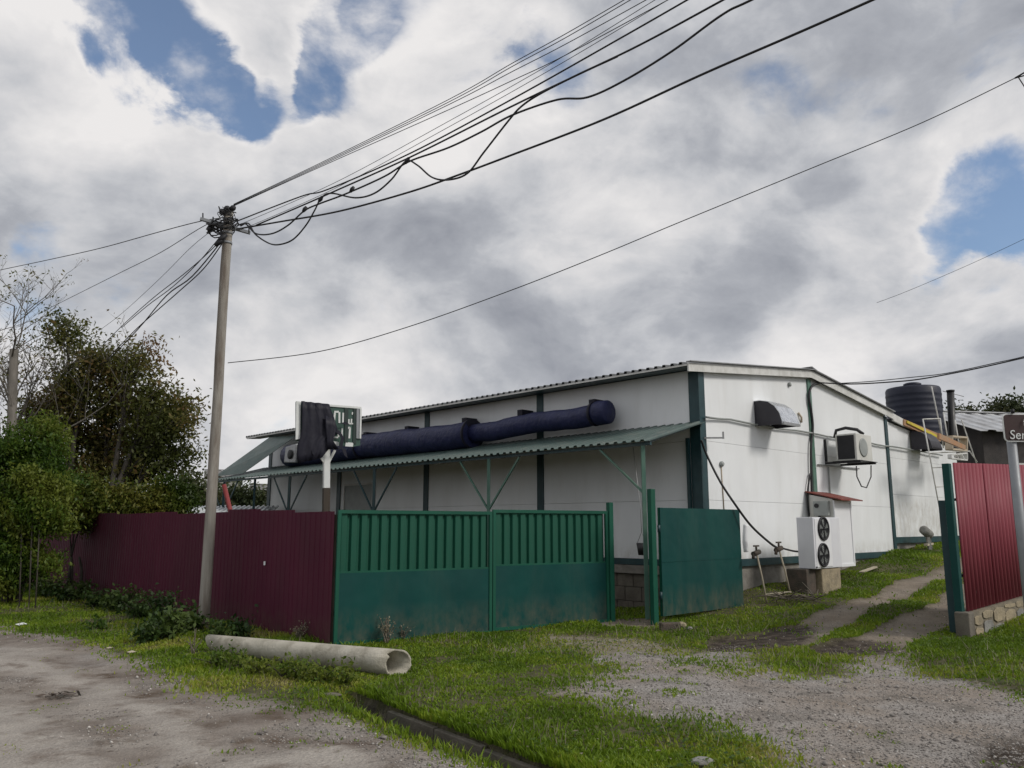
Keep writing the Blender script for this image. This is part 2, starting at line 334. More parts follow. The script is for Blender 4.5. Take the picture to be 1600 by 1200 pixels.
def fast_mesh(name, verts, faces, mat, attr=None, loc=(0, 0, 0), smooth=False, parent=None):
    """verts (n,3), faces (m,k) numpy arrays"""
    me = bpy.data.meshes.new(name); n = len(verts); m, k = faces.shape
    me.vertices.add(n); me.vertices.foreach_set('co', (verts - np.array(loc)).astype(np.float32).ravel())
    me.loops.add(m * k); me.loops.foreach_set('vertex_index', faces.astype(np.int32).ravel())
    me.polygons.add(m); me.polygons.foreach_set('loop_start', np.arange(0, m * k, k, dtype=np.int32))
    me.polygons.foreach_set('loop_total', np.full(m, k, np.int32))
    if smooth: me.polygons.foreach_set('use_smooth', np.ones(m, bool))
    me.update(calc_edges=True)
    for an, av in (attr or {}).items():
        a = me.attributes.new(an, 'FLOAT', 'POINT'); a.data.foreach_set('value', np.asarray(av, np.float32))
    me.materials.append(M[mat] if isinstance(mat, str) else mat)
    o = bpy.data.objects.new(name, me); COL.objects.link(o)
    if parent is not None: o.parent = parent
    else: o.location = loc
    ORG[o.name] = Vector(loc); return o

# value noise for layout
_lat = rng.random((256, 256))
def vnoise(x, y):
    x = np.asarray(x, float); y = np.asarray(y, float); xi = np.floor(x).astype(int); yi = np.floor(y).astype(int); fx = x - xi; fy = y - yi
    fx = fx * fx * (3 - 2 * fx); fy = fy * fy * (3 - 2 * fy); g = lambda i, j: _lat[i % 256, j % 256]
    return (g(xi, yi) * (1 - fx) + g(xi + 1, yi) * fx) * (1 - fy) + (g(xi, yi + 1) * (1 - fx) + g(xi + 1, yi + 1) * fx) * fy
def fbm(x, y, o=4):
    r = 0; a = .5; t = 0
    for i in range(o): r = r + a * vnoise(x * 2 ** i + 17.3 * i, y * 2 ** i + 5.1 * i); t += a; a *= .5
    return r / t

# ------------------------------------------------------------------ building frame: a along the long wall, b along the end wall
CX, CY = 3.657, 15.755; ANG = R(43.9)
U = Vector((-math.sin(ANG), math.cos(ANG), 0)); V = Vector((math.cos(ANG), math.sin(ANG), 0)); Z = Vector((0, 0, 1))
def B(a, b, z): return Vector((CX, CY, 0)) + U * a + V * b + Z * z
def LW(px, py, b=0.):
    q = on_plane(px, py, B(0, b, 0), V); q2 = q - B(0, 0, 0); return q2.dot(U), q.z
def EW(px, py, a=0.):
    q = on_plane(px, py, B(a, 0, 0), U); q2 = q - B(0, 0, 0); return q2.dot(V), q.z
def toab(X, Y): return (X - CX) * U.x + (Y - CY) * U.y, (X - CX) * V.x + (Y - CY) * V.y

# ------------------------------------------------------------------ ground heights
CP = [(0, 0, 0), (0, 6, 0), (-6, 6, 0), (6, 6, .0), (-4, 9, 0), (-12, 19.5, .02), (-9, 14.4, 0), (-2.57, 11.78, 0), (-6, 15.2, .02), (-11.5, 20.3, .05), (1.71, 14.4, .07), (0, 13, .03),
      (2.33, 13.9, .06), (2.46, 16.9, .0), (1.2, 16.5, .03), (4.36, 15.6, .14), (6.3, 12.0, .10), (9, 13.6, .30), (13, 17, .9), (4, 9, .02), (8, 9, .08), (3, 12, .04), (4.6, 13.2, .08), (-1.5, 10, 0)]
for a_, b_, z_ in ((-.05, 1.6, .42), (-.1, 2.3, .50), (-.1, 3.4, .50), (-1.0, 2.2, .26), (-1.2, 4.2, .40), (-.3, 5.5, .62), (-1.3, 5.8, .52), (-.1, 7, .80), (-.1, 9, 1.02), (-1.0, 9, .95), (-.1, 11, 1.12), (-.1, 12.6, 1.18),
                   (-2.5, 3, .22), (-2.5, 6, .48), (-2.5, 9, .82), (-2.2, 12, 1.05), (-4.5, 6, .42), (-4.5, 9, .72), (-4.5, 12, .98), (0, 16, 1.25), (5, 16, 1.3), (-6, 16, 1.25), (2, -1, .03), (6, -1, 0), (12, -1.2, 0), (17, -1.2, .05), (8, 5, .4), (12, 9, .9), (22, 0, .1), (30, 10, 1)):
    q = B(a_, b_, 0); CP.append((q.x, q.y, z_))
CP = np.array(CP)
DA = on_z(480, 1062); DBp = on_z(880, 1208); DDIR = (DBp - DA).normalized(); DN = Vector((-DDIR.y, DDIR.x, 0)); DLEN = (DBp - DA).length + 2.6   # the drain beside the road
DW = .17; DD = .30
def gbase(x, y):
    x = np.asarray(x, float); y = np.asarray(y, float); num = 0; den = 0
    for cx, cy, cz in CP:
        wgt = 1 / (((x - cx) ** 2 + (y - cy) ** 2) + .35) ** 1.7; num = num + wgt * cz; den = den + wgt
    return num / den
def ditch(x, y):
    s = (x - DA.x) * DDIR.x + (y - DA.y) * DDIR.y; t = (x - DA.x) * DN.x + (y - DA.y) * DN.y
    return s, t
def ghz(x, y, fine=True):
    z = gbase(x, y)
    if fine:
        x = np.asarray(x, float); y = np.asarray(y, float)
        z = z + (fbm(x * .9, y * .9, 3) - .5) * .07 + (fbm(x * 4, y * 4, 3) - .5) * .025
        s, t = ditch(x, y)
        ends = np.clip((s - .5) / 1.1, 0, 1) * np.clip((DLEN - s) / .3, 0, 1)
        z = z - DD * ends * np.clip((DW + .05 - np.abs(t)) / .05, 0, 1)
        z = z - .035 * ends * np.exp(-((t + DW + .12) / .20) ** 2) * (np.abs(t) > DW)
    return z
def gz(x, y): return float(ghz(np.array([x]), np.array([y]))[0])
def gpt(px, py):
    d = ray(px, py); k = 1.0 / math.hypot(d.x, d.y); ts = np.arange(4.0, 60.0, .05); X = d.x * k * ts; Y = d.y * k * ts; Zr = CAMH + d.z * k * ts
    below = np.nonzero(Zr <= gbase(X, Y))[0]
    i = below[0] if len(below) else len(ts) - 1
    return Vector((X[i], Y[i], Zr[i]))
def poly_from(pix): return np.array([gpt(*p)[:2] for p in pix])
def inside(poly, x, y):
    r = np.zeros(x.shape, bool); n = len(poly); j = n - 1
    for i in range(n):
        xi, yi = poly[i]; xj, yj = poly[j]
        with np.errstate(divide='ignore', invalid='ignore'):
            c = ((yi > y) != (yj > y)) & (x < (xj - xi) * (y - yi) / (yj - yi + 1e-12) + xi)
        r ^= c; j = i
    return r
P_ROAD = np.vstack([np.array([(-60, 74), (-19, 27.5)]), poly_from([(-160, 962), (0, 976), (100, 990), (180, 1015), (270, 1050), (390, 1088), (520, 1105), (610, 1128), (700, 1158), (800, 1192)]),
                    np.array([(.25, 5.55), (1.2, 4.6), (6, 0), (30, -22), (20, -40), (-80, 40)])])
P_DRIVE = np.vstack([poly_from([(850, 1085), (890, 1058), (985, 1040), (1050, 1042), (1110, 1012), (1160, 1006), (1190, 1035), (1270, 1060), (1330, 1062), (1330, 1020), (1400, 1016), (1440, 1045), (1530, 1078), (1600, 1090), (1760, 1120), (2050, 1160)]),
                     np.array([(14, 4), (14, -6), (6, 0.5), (1.35, 4.9)]), poly_from([(1230, 1205), (1185, 1185), (1160, 1160), (1120, 1140), (1070, 1122), (960, 1108)])])
P_GRAV2 = poly_from([(905, 1030), (960, 1018), (1060, 1022), (1110, 1030), (1060, 1048), (960, 1050)])
P_TR1 = poly_from([(1150, 1014), (1200, 990), (1250, 970), (1320, 942), (1400, 908), (1480, 878), (1540, 858), (1540, 880), (1480, 906), (1410, 938), (1330, 974), (1265, 1008), (1210, 1018)])
P_TR2 = poly_from([(1280, 1020), (1330, 1000), (1380, 978), (1430, 950), (1480, 924), (1540, 895), (1540, 950), (1490, 972), (1450, 992), (1425, 1006), (1405, 1022)])
P_MUD1 = poly_from([(1098, 1006), (1120, 994), (1170, 988), (1255, 972), (1275, 984), (1255, 1006), (1200, 1018), (1110, 1017)])
P_MUD2 = poly_from([(1262, 1012), (1300, 1000), (1345, 996), (1400, 1000), (1402, 1014), (1345, 1022), (1280, 1026)]); P_MUD3 = poly_from([(1530, 1190), (1560, 1160), (1640, 1140), (1700, 1200), (1640, 1240), (1540, 1230)])
P_ASPH = [poly_from(q) for q in ([(-300, 1000), (0, 1008), (60, 1014), (120, 1042), (185, 1075), (250, 1108), (330, 1150), (400, 1190), (300, 1200), (240, 1155), (180, 1120), (110, 1085), (40, 1050), (-300, 1060)],
                                 [(-300, 1120), (0, 1095), (60, 1120), (115, 1140), (150, 1180), (165, 1230), (0, 1300), (-300, 1300)],
                                 [(360, 1215), (430, 1180), (520, 1160), (560, 1175), (600, 1210), (560, 1260), (400, 1260)])]
P_DRYPATCH = poly_from([(780, 1005), (860, 990), (960, 995), (1080, 1015), (1060, 1030), (900, 1022), (800, 1022)])
P_DIRT_W = poly_from([(930, 968), (1015, 966), (1030, 980), (935, 980)])

# ground sheet: dense where the camera looks, coarse out to the horizon
def axis(lo, hi, step, far, grow=1.16):
    a = list(np.arange(lo, hi, step)); s = step
    while a[-1] < far: s *= grow; a.append(a[-1] + s)
    s = step; pre = []
    x = lo
    while x > -far: s *= grow; x -= s; pre.append(x)
    return np.array(pre[::-1] + a)
gx = axis(-9.5, 9.5, .05, 1500); gy = axis(4.6, 17, .05, 1500)
GX, GY = np.meshgrid(gx, gy); fx_, fy_ = GX.ravel(), GY.ravel()
GZ = ghz(fx_, fy_)
def mask1(x, y):
    jx = (fbm(x * 1.7, y * 1.7, 4) - .5) * 1.0 + (fbm(x * 9, y * 9, 2) - .5) * .30; jy = (fbm(x * 1.7 + 50, y * 1.7 + 9, 4) - .5) * 1.0 + (fbm(x * 9 + 7, y * 9 + 3, 2) - .5) * .30
    X = x + jx * .55; Y = y + jy * .55; f = lambda p: inside(p, X, Y).astype(float); f2 = lambda p: inside(p, x + jx * .25, y + jy * .25).astype(float)
    road = f(P_ROAD); drive = np.maximum(f(P_DRIVE), f(P_GRAV2)); track = np.maximum.reduce([f2(P_TR1), f2(P_TR2), f2(P_DIRT_W)]); mud = np.maximum.reduce([f2(P_MUD1), f2(P_MUD2), f2(P_MUD3)])
    asph = np.maximum.reduce([f(p) for p in P_ASPH]); dry = f(P_DRYPATCH)
    return np.stack([road, drive, track, mud, asph, dry])
def maskv(x, y, soft=0.0, k=1):
    r = 0
    for i in range(k): r = r + mask1(x + rng.normal(0, 1, x.shape) * soft, y + rng.normal(0, 1, x.shape) * soft)
    return r / k
road_m, drive_m, track_m, mud_m, asph_m, dry_m = maskv(fx_, fy_, .07, 5)
GZ = GZ - .05 * mud_m - .035 * track_m * (1 - mud_m) + asph_m * road_m * .012
nx, ny = len(gx), len(gy)
idx = np.arange(nx * ny).reshape(ny, nx)
Q = np.stack([idx[:-1, :-1], idx[:-1, 1:], idx[1:, 1:], idx[1:, :-1]], -1).reshape(-1, 4)
kindv = np.zeros(nx * ny, int); kindv[road_m > .5] = 1; kindv[drive_m > .5] = 2; kindv[track_m > .5] = 3; kindv[mud_m > .5] = 3
fk = kindv[Q].max(1)
gm, t, b = newmat('ground_surface')
at = lambda n_: (lambda a: (setattr(a, 'attribute_name', n_), a.outputs['Fac'])[1])(t.nodes.new('ShaderNodeAttribute'))
vec = tmap(t)
soil = mixc(t, noisef(t, vec, 5, 8), (.060, .062, .026), (.10, .092, .048))
n1 = nd(t, 'ShaderNodeTexVoronoi', Scale=32.0); t.links.new(vec, n1.inputs['Vector'])
n2 = nd(t, 'ShaderNodeTexVoronoi', Scale=75.0); t.links.new(vec, n2.inputs['Vector'])
bwf = t.nodes.new('ShaderNodeRGBToBW'); t.links.new(n1.outputs['Color'], bwf.inputs[0])
bwf2 = t.nodes.new('ShaderNodeRGBToBW'); t.links.new(n2.outputs['Color'], bwf2.inputs[0])
grav = mixc(t, bwf.outputs[0], (.19, .172, .158), (.36, .335, .312)); grav = mixc(t, .5, grav, mixc(t, bwf2.outputs[0], (.15, .137, .126), (.42, .395, .37)))
grav = mixc(t, noisef(t, vec, .9, 6, .42, .70), grav, (.245, .20, .16)); grav = mixc(t, noisef(t, vec, 2.5, 5, .5, .8), grav, (.12, .112, .10))
roadc = mixc(t, noisef(t, vec, 1.1, 7, .40, .62), (.180, .152, .130), (.285, .255, .225)); roadc = mixc(t, noisef(t, vec, 1.7, 9, .50, .64, .62), roadc, (.105, .078, .058)); roadc = mixc(t, noisef(t, vec, 4.3, 9, .60, .70, .65), roadc, (.07, .052, .040))
roadc = mixc(t, noisef(t, vec, 1.6, 6, .45, .75), roadc, grav)
asph = mixc(t, noisef(t, vec, 2.0, 8, .4, .65), (.37, .335, .295), (.27, .24, .21)); asph = mixc(t, noisef(t, vec, 2.3, 9, .52, .66, .65), asph, (.15, .115, .088)); asph = mixc(t, noisef(t, vec, 7, 8, .62, .72, .6), asph, (.07, .05, .04)); asph = mixc(t, .22, asph, mixc(t, bwf2.outputs[0], (.15, .14, .13), (.42, .40, .38)))
roadc = mixc(t, at('asphalt'), roadc, asph)
trackc = mixc(t, noisef(t, vec, 3, 7), (.17, .135, .098), (.225, .185, .14)); trackc = mixc(t, .3, trackc, grav)
mudc = mixc(t, noisef(t, vec, 6, 6), (.028, .021, .016), (.085, .068, .054))
c = mixc(t, at('road'), soil, roadc); c = mixc(t, at('drive'), c, grav); c = mixc(t, at('track'), c, trackc); c = mixc(t, at('mud'), c, mudc); c = mixc(t, at('dry'), c, mixc(t, .5, grav, (.22, .19, .11)))
c = mixc(t, at('drain'), c, mixc(t, noisef(t, vec, 5, 6), (.05, .045, .035), (.10, .09, .07)))
gr_ = t.nodes.new('ShaderNodeMapRange'); t.links.new(noisef(t, vec, 85, 6, .25, .75, .7), gr_.inputs[0]); gr_.inputs[3].default_value = .62; gr_.inputs[4].default_value = 1.38
cv = t.nodes.new('ShaderNodeVectorMath'); cv.operation = 'SCALE'; t.links.new(c, cv.inputs[0]); t.links.new(gr_.outputs[0], cv.inputs['Scale'])
t.links.new(cv.outputs[0], b.inputs['Base Color']); b.inputs['Roughness'].default_value = .92; b.inputs['Specular IOR Level'].default_value = .2
ad = t.nodes.new('ShaderNodeMath'); ad.operation = 'ADD'; t.links.new(n1.outputs['Distance'], ad.inputs[0]); t.links.new(noisef(t, vec, 25, 8, 0, 1), ad.inputs[1])
bump(t, b, ad.outputs[0], .55, .02)
s_, t_ = ditch(fx_, fy_); drain_m = ((np.abs(t_) < DW + .03) & (s_ > 1.0) & (s_ < DLEN)).astype(float)
ATT = dict(road=road_m, drive=drive_m, track=track_m, mud=mud_m, asphalt=asph_m, dry=dry_m * (1 - drive_m), drain=drain_m)
allv = np.stack([fx_, fy_, GZ], 1)
for k, nm in ((0, 'ground'), (1, 'road'), (2, 'gravel_driveway'), (3, 'dirt_track')):
    fs = Q[fk == k]; used, inv = np.unique(fs, return_inverse=True)
    o = fast_mesh(nm, allv[used], inv.reshape(-1, 4), gm, {a_: v_[used] for a_, v_ in ATT.items()}, smooth=True); o['kind'] = 'structure'

# drain lining: concrete slabs set along the far bank
drain = thing('drain_channel', (DA.x, DA.y, 0), None, None); drain['kind'] = 'structure'
s0 = 1.55; k = 0
while s0 < DLEN - .6:
    L = random.uniform(.7, 1.1)
    for sd_ in (1, -1):
        if sd_ < 0: continue
        ctr = DA + DDIR * (s0 + L / 2) + DN * (sd_ * (DW + .005)); z0 = gz(*(ctr + DN * sd_ * .12)[:2]); tilt = random.uniform(-.06, .02)
        top = z0 + random.uniform(-.095, -.07)
        MB().obox((ctr.x, ctr.y, top - .15), DDIR * (L / 2 - .003), DN * .03, (Z + DN * tilt * sd_) * .15).build('slab', 'concrete', drain, bevel=.008)
    s0 += L; k += 1

# ------------------------------------------------------------------ the warehouse
L_, W_ = 17.45, 9.1; EAVE, RIDGE, RB = 4.72, 5.16, 4.6
wh = thing('warehouse', B(0, 0, 0), 'long white panelled warehouse with dark green posts and shallow corrugated gable roof', 'warehouse')
def roof_z(b): return EAVE + (RIDGE - EAVE) * b / RB if b < RB else RIDGE - (RIDGE - 4.66) * (b - RB) / (W_ - RB)
def panel(parent, pts, nrm, th=.08, mat='wall'): return MB().prism(pts, -nrm * th).build('wall_panel', mat, parent)
nl, ne = -V, -U
bays = [(0.16, 4.31), (4.31, 8.58), (8.58, 12.9), (12.9, L_)]
rows = [1.0, 2.15, 3.3, 4.70]
g = .0025
for a0, a1 in bays:                                    # long wall
    for z0, z1 in zip(rows[:-1], rows[1:]):
        off = random.uniform(0, .003)
        panel(wh, [B(a0 + g, -off, z0 + g), B(a1 - g, -off, z0 + g), B(a1 - g, -off, z1 - g), B(a0 + g, -off, z1 - g)], nl)
for b0, b1 in ((.16, 4.6), (4.6, W_)):                 # end wall
    for i, (z0, z1) in enumerate(zip(rows[:-1], rows[1:])):
        off = random.uniform(0, .003); t0 = z1 - g if i < 2 else roof_z(b0) - .02; t1 = z1 - g if i < 2 else roof_z(b1) - .02
        panel(wh, [B(-off, b0 + g, z0 + g), B(-off, b1 - g, z0 + g), B(-off, b1 - g, t1), B(-off, b0 + g, t0)], ne)
panel(wh, [B(L_, 0, 1), B(L_, W_, 1), B(L_, W_, 4.66), B(L_, 4.6, 5.14), B(L_, 0, 4.7)], U)
panel(wh, [B(0, W_, 1), B(L_, W_, 1), B(L_, W_, 4.66), B(0, W_, 4.66)], V)
def bbox(a0, b0, z0, a1, b1, z1):
    return MB().obox(B((a0 + a1) / 2, (b0 + b1) / 2, (z0 + z1) / 2), U * ((a1 - a0) / 2), V * ((b1 - b0) / 2), Z * ((z1 - z0) / 2))
for a_ in (4.31, 8.58, 12.9, L_ - .1):                  # green posts set proud of the panels
    bbox(a_ - .10, -.03, .98, a_ + .10, .05, 4.70).build('column', 'green_post', wh)
m = bbox(-.035, -.035, .98, .20, .05, 4.66); m.obox(B(.0, .09, 2.82), U * .03, V * .09, Z * 1.84); m.build('corner_column', 'green_post', wh)
bbox(.21, -.10, 1.0, .27, -.035, 3.35).build('drain_pipe', 'green_post', wh)
for b_, zt in ((4.66, 5.08), (W_ - .06, 4.60)):
    bbox(-.035, b_ - .08, .98, .04, b_ + .08, zt).build('column', 'green_pale' if b_ < 5 else 'green_post', wh)
bbox(-.045, -.045, .88, L_, .03, .997).build('base_trim', 'green_post', wh)
bbox(-.05, .03, .86, .02, W_, .997).build('base_trim', 'green_post', wh)
bbox(.02, .05, -.4, L_, W_, .90).build('foundation', 'plaster', wh)
bx0 = None                                             # rendered blocks along the foot of the long wall
for i in range(20):
    a0 = .02 + i * .42
    for j, (z0, z1) in enumerate(((-.3, .16), (.16, .44), (.44, .70))):
        if a0 > 3.2 and j: continue
        bbox(a0 + (.21 if j % 2 else 0) + .006, -.03 + random.uniform(-.008, .008), z0 + .006, a0 + .41 + (.21 if j % 2 else 0), .06, z1 - .006).build('block', 'concrete', wh)
bbox(0, -.10, .71, 8, .04, .87).build('ledge', 'plaster', wh)
# grey door in the second bay from the far end
(d0, dz0), (d1, _) = LW(584, 757), LW(541, 757)
dr = bbox(d0, -.035, .95, d1, .02, dz0).build('door', 'grey_box', wh)
bbox(d0 + .1, -.055, 1.9, d0 + .14, -.034, 2.05).build('handle', 'dark', dr)
m = MB()
for a0, a1, z0, z1 in ((d0 - .06, d0 - .004, .95, dz0 + .06), (d1 + .004, d1 + .06, .95, dz0 + .06), (d0 - .004, d1 + .004, dz0 + .004, dz0 + .06)): m.obox(B((a0 + a1) / 2, -.03, (z0 + z1) / 2), U * ((a1 - a0) / 2), V * .03, Z * ((z1 - z0) / 2))
m.build('door_frame', 'white_trim', dr)
# roof sheets with trapezoid ribs that run down the slope
def ribbed(p0, p1, q0, q1, nrib, h, up, frac=.35, ends=2):
    """sheet from edge p0-p1 (eave) to q0-q1 (top); ribs along p->q"""
    prof = []
    for i in range(nrib):
        x = i / nrib; s = 1 / nrib
        prof += [(x, 0), (x + s * (1 - frac) * .8, 0), (x + s * (1 - frac), 1), (x + s * .92, 1)]
    prof.append((1, 0)); rows_ = []
    for k in range(ends):
        t = k / (ends - 1); rows_.append([Vector(p0).lerp(Vector(p1), x).lerp(Vector(q0).lerp(Vector(q1), x), t) + Vector(up) * h * y for x, y in prof])
    return MB().sheet(rows_)
OV = .50; zo = EAVE - .05 + .06
nsh = 16; wsh = (L_ + .95) / nsh
for i in range(nsh):
    a0 = -.10 + i * wsh; a1 = a0 + wsh + .02; dz = .002 * (i % 2)
    ribbed(B(a0, -OV, zo + dz), B(a1, -OV, zo + dz), B(a0, RB, RIDGE + .10 + dz), B(a1, RB, RIDGE + .10 + dz), 6, .05, Z).build('roof_sheet', 'roof', wh, solid=.008)
    ribbed(B(a0, W_ + .25, 4.70 + dz), B(a1, W_ + .25, 4.70 + dz), B(a0, RB, RIDGE + .10 + dz), B(a1, RB, RIDGE + .10 + dz), 6, .05, Z).build('roof_sheet', 'roof', wh, solid=.008)
def strip(p, q, w_, h, name, mat, parent):              # a fascia between two points, top edge on the line
    p = Vector(p); q = Vector(q); d = (q - p).normalized(); s = d.cross(Z).normalized() * (w_ / 2)
    return MB().prism([p - s, q - s, q - s - Z * h, p - s - Z * h], s * 2).build(name, mat, parent)
strip(B(-.10, -OV, zo - .005), B(L_ + .8, -OV, zo - .005), .03, .035, 'eave_trim', 'white_trim', wh)
# soffit under the long eave
MB().sheet([[B(-.08, -OV + .02, zo - .05), B(L_ + .8, -OV + .02, zo - .05)], [B(-.08, .01, zo - .01), B(L_ + .8, .01, zo - .01)]]).build('soffit', 'green_post', wh, solid=.012)
strip(B(-.12, -OV, zo + .02), B(-.12, RB, RIDGE + .11), .03, .17, 'gable_trim', 'white_trim', wh)
strip(B(-.12, RB, RIDGE + .11), B(-.12, W_ + .22, 4.715), .03, .17, 'gable_trim', 'white_trim', wh)
for p, q in ((B(-.14, -OV, zo + .045), B(-.14, RB + .1, RIDGE + .14)), (B(-.14, RB, RIDGE + .14), B(-.14, W_ + .22, 4.745))):
    MB().bar(p, q, .12, .018).build('edge_flashing', 'steel', wh)
MB().prism([B(-.16, RB - .28, RIDGE + .145), B(-.16, RB, RIDGE + .21), B(-.16, RB + .28, RIDGE + .145), B(-.16, RB, RIDGE + .185)], U * (L_ + 1)).build('ridge_cap', 'steel', wh)
# green sheet closing the far end, between eave and awning
pts = [LW(372, 746, -1.0), LW(408, 744, -1.0), LW(478, 684, -.4), LW(432, 692, -.4)]
MB().prism([B(17.9, -1.7, 3.30), B(16.5, -1.4, 3.34), B(15.0, -.35, 4.55), B(16.6, -.45, 4.62)], V * -.02).build('end_sheet', 'awning', wh)
# faint fixings on the end wall
for px, py in ((1232, 601),):
    b_, z_ = EW(px, py); MB().lathe(B(-.0, b_, z_), [(.05, 0), (.05, .05), (.02, .06)], 10, ne).build('wall_cap', 'grey_box', wh)
for px, py, px2, py2 in ((1246, 645, 1251, 660),):
    b_, z_ = EW(px, py); b2, z2 = EW(px2, py2); MB().tube([B(-.02, b_, z_), B(-.05, (b_ + b2) / 2 + .02, (z_ + z2) / 2), B(-.02, b2, z2)], .025, 6).build('hook', 'beige', wh)
b_, z_ = EW(1126, 725); MB().lathe(B(0, b_, z_), [(.05, 0), (.06, .04), (.03, .07)], 10, ne).build('lamp_base', 'grey_box', wh)
MB().tube([B(-.012, b_, z_ - .05), B(-.012, b_ + .03, 1.95)], .012, 6).build('conduit', 'beige', wh)
b_, z_ = EW(1110, 686); m = MB().bar(B(-.03, .1, z_), B(-.3, .35, z_), .03); m.bar(B(-.3, .35, z_ - .02), B(-.3, .35, z_ + .12), .03); m.build('bracket', 'steel', wh)

# ---- the lower annex that continues the end wall
an = thing('warehouse_annex', B(0, W_ + .02, 1.2), 'low white panelled extension at the far right end of the warehouse', 'building')
AW = 14.6; az = lambda b: 4.52 - .115 * (b - W_) * .72
for b0, b1 in ((W_ + .03, 11.6), (11.6, AW)):
    for z0, z1 in ((1.36, 2.5), (2.5, 3.5), (3.5, 9)):
        t0 = min(z1 - g, az(b0) - .02); t1 = min(z1 - g, az(b1) - .02)
        panel(an, [B(.03, b0 + g, z0 + g), B(.03, b1 - g, z0 + g), B(.03, b1 - g, t1), B(.03, b0 + g, t0)], ne)
panel(an, [B(.2, AW, 1.2), B(6, AW, 1.2), B(6, AW, 4.0), B(.2, AW, 4.0)], V)
bbox(-.02, W_ + .05, 1.20, .06, AW, 1.357).build('base_trim', 'green_post', an)
bbox(.08, W_ + .05, .3, 6, AW - .02, 1.21).build('foundation', 'plaster', an)
MB().prism([B(-.05, W_ + .28, az(W_ + .28) + .02), B(-.05, AW + .1, az(AW + .1) + .02), B(6, AW + .1, az(AW + .1) + .02), B(6, W_ + .28, az(W_ + .28) + .02)], Z * .05).build('roof', 'roof', an)
def eb(px, py, a): b_, z_ = EW(px, py, a); return B(a, b_, z_)
p = [eb(1396, 646, -.10), eb(1414, 656, -.10), eb(1414, 666, -.10), eb(1396, 657, -.10)]; MB().prism(p, U * .05).build('eave_board', 'white_trim', an)
p = [eb(1413, 655, -.14), eb(1470, 679, -.14), eb(1470, 690, -.14), eb(1413, 664, -.14)]; MB().prism(p, U * .08).build('eave_board', 'orange', an)
p = [eb(1418, 657, -.18), eb(1465, 680, -.18), eb(1465, 684, -.18), eb(1418, 661, -.18)]; MB().prism(p, U * .03).build('eave_strip', 'yellow', an)

# ------------------------------------------------------------------ awning along the long wall
aw = thing('awning', B(8.6, -.9, 0), 'grey green corrugated awning on slim braced posts along the warehouse wall', 'awning')
AB, AZ0, AZ1 = -1.85, 3.14, 3.63
na = 15; ws = 17.9 / na
for i in range(na):
    a0 = -.15 + i * ws; a1 = a0 + ws + .015
    ribbed(B(a0, AB, AZ0 + .002 * (i % 2)), B(a1, AB, AZ0 + .002 * (i % 2)), B(a0, -.04, AZ1), B(a1, -.04, AZ1), 6, .035, Z, .4).build('roof_sheet', 'awning', aw, solid=.006)
MB().bar(B(-.1, AB + .12, AZ0 - .03), B(17.7, AB + .12, AZ0 - .03), .05, .06).build('front_rail', 'green_post', aw)
MB().bar(B(-.1, -.09, AZ1 - .06), B(17.4, -.09, AZ1 - .06), .05, .06).build('rear_rail', 'green_post', aw)
for i, a_ in enumerate((.08, 4.2, 8.5, 12.8, 17.1)):
    q = B(a_, AB + .12, 0); zb = gz(q.x, q.y)
    mt_ = 'green_pale' if i < 2 else 'green_post'
    MB().bar(B(a_, AB + .12, zb - .05), B(a_, AB + .12, AZ0 - .06), .07).build('post', mt_, aw)
    for sg in (-1, 1):
        if a_ + sg * .85 < 0: continue
        MB().bar(B(a_ + sg * .03, AB + .12, 2.02 if i else 2.25), B(a_ + sg * (.95 if i else 1.0), AB + .12, AZ0 - .07), .035).build('brace', mt_, aw)
    MB().bar(B(a_, AB + .2, AZ0 + .0), B(a_, -.1, AZ1 - .05), .045).build('rafter', 'green_post', aw)
q = LW(397, 780, AB + .3); MB().bar(B(q[0], AB + .3, 0), B(q[0], AB + .3, AZ0), .06).build('post', 'green_post', aw)

# black bucket hanging at the awning post, and the wire it hangs on
a_, z_ = LW(1003, 857, -1.2)
m = MB(); m.lathe(B(a_, -1.2, z_ - .12), [(.07, 0), (.10, .22), (.085, .22), (.06, .02)], 14); tag(m.build('bucket', 'black'), 'small black bucket hanging on a thin wire beside the first awning post', 'bucket')
m = MB(); m.tube([B(a_, -1.2, z_ + .30), B(a_ + .01, -1.2, 2.0), B(a_ + .15, -1.2, AZ0 + .05)], .006, 5); m.tube([B(a_ - .1, -1.2, z_ + .1), B(a_, -1.2, z_ + .3), B(a_ + .1, -1.2, z_ + .1)], .006, 5)
tag(m.build('hanging_wire', 'steel'), 'thin wire holding up the small black bucket under the awning', 'wire')

# ------------------------------------------------------------------ wrapped ventilation duct on the long wall
du = thing('ventilation_duct', B(9, -.5, 3.7), 'fat dark blue wrapped ventilation duct strapped along the warehouse wall above the awning', 'duct')
def wob(p, q, r0, r1, n, flat=.0):
    pts, rr = [], []
    for i in range(n + 1):
        t = i / n; sag = -.05 * math.sin(t * math.pi * 3) * .5; pts.append(Vector(p).lerp(Vector(q), t) + Z * (sag + random.uniform(-.012, .012))); rr.append((r0 + (r1 - r0) * t) * random.uniform(.95, 1.05))
    return pts, rr
ae, ze = LW(952, 642, -.45); am, zm = LW(735, 677, -.48); al, zl = LW(448, 712, -.5)
pts, rr = wob(B(ae + .05, -.45, ze - .02), B(am - .1, -.45, ze - .12), .23, .23, 14); MB().tube(pts, rr, 16).build('duct_section', 'black_wrap', du)
pts, rr = wob(B(am - .1, -.48, zm - .02), B(al - .2, -.5, zl - .02), .33, .36, 24); MB().tube(pts, rr, 16).build('duct_section', 'black_wrap', du)
MB().lathe(B(ae + .06, -.45, ze - .02), [(.24, -.30), (.262, -.20), (.255, -.10), (.25, .03), (.21, .06), (.05, .065)], 18, -U).build('end_cap', 'black_wrap', du)
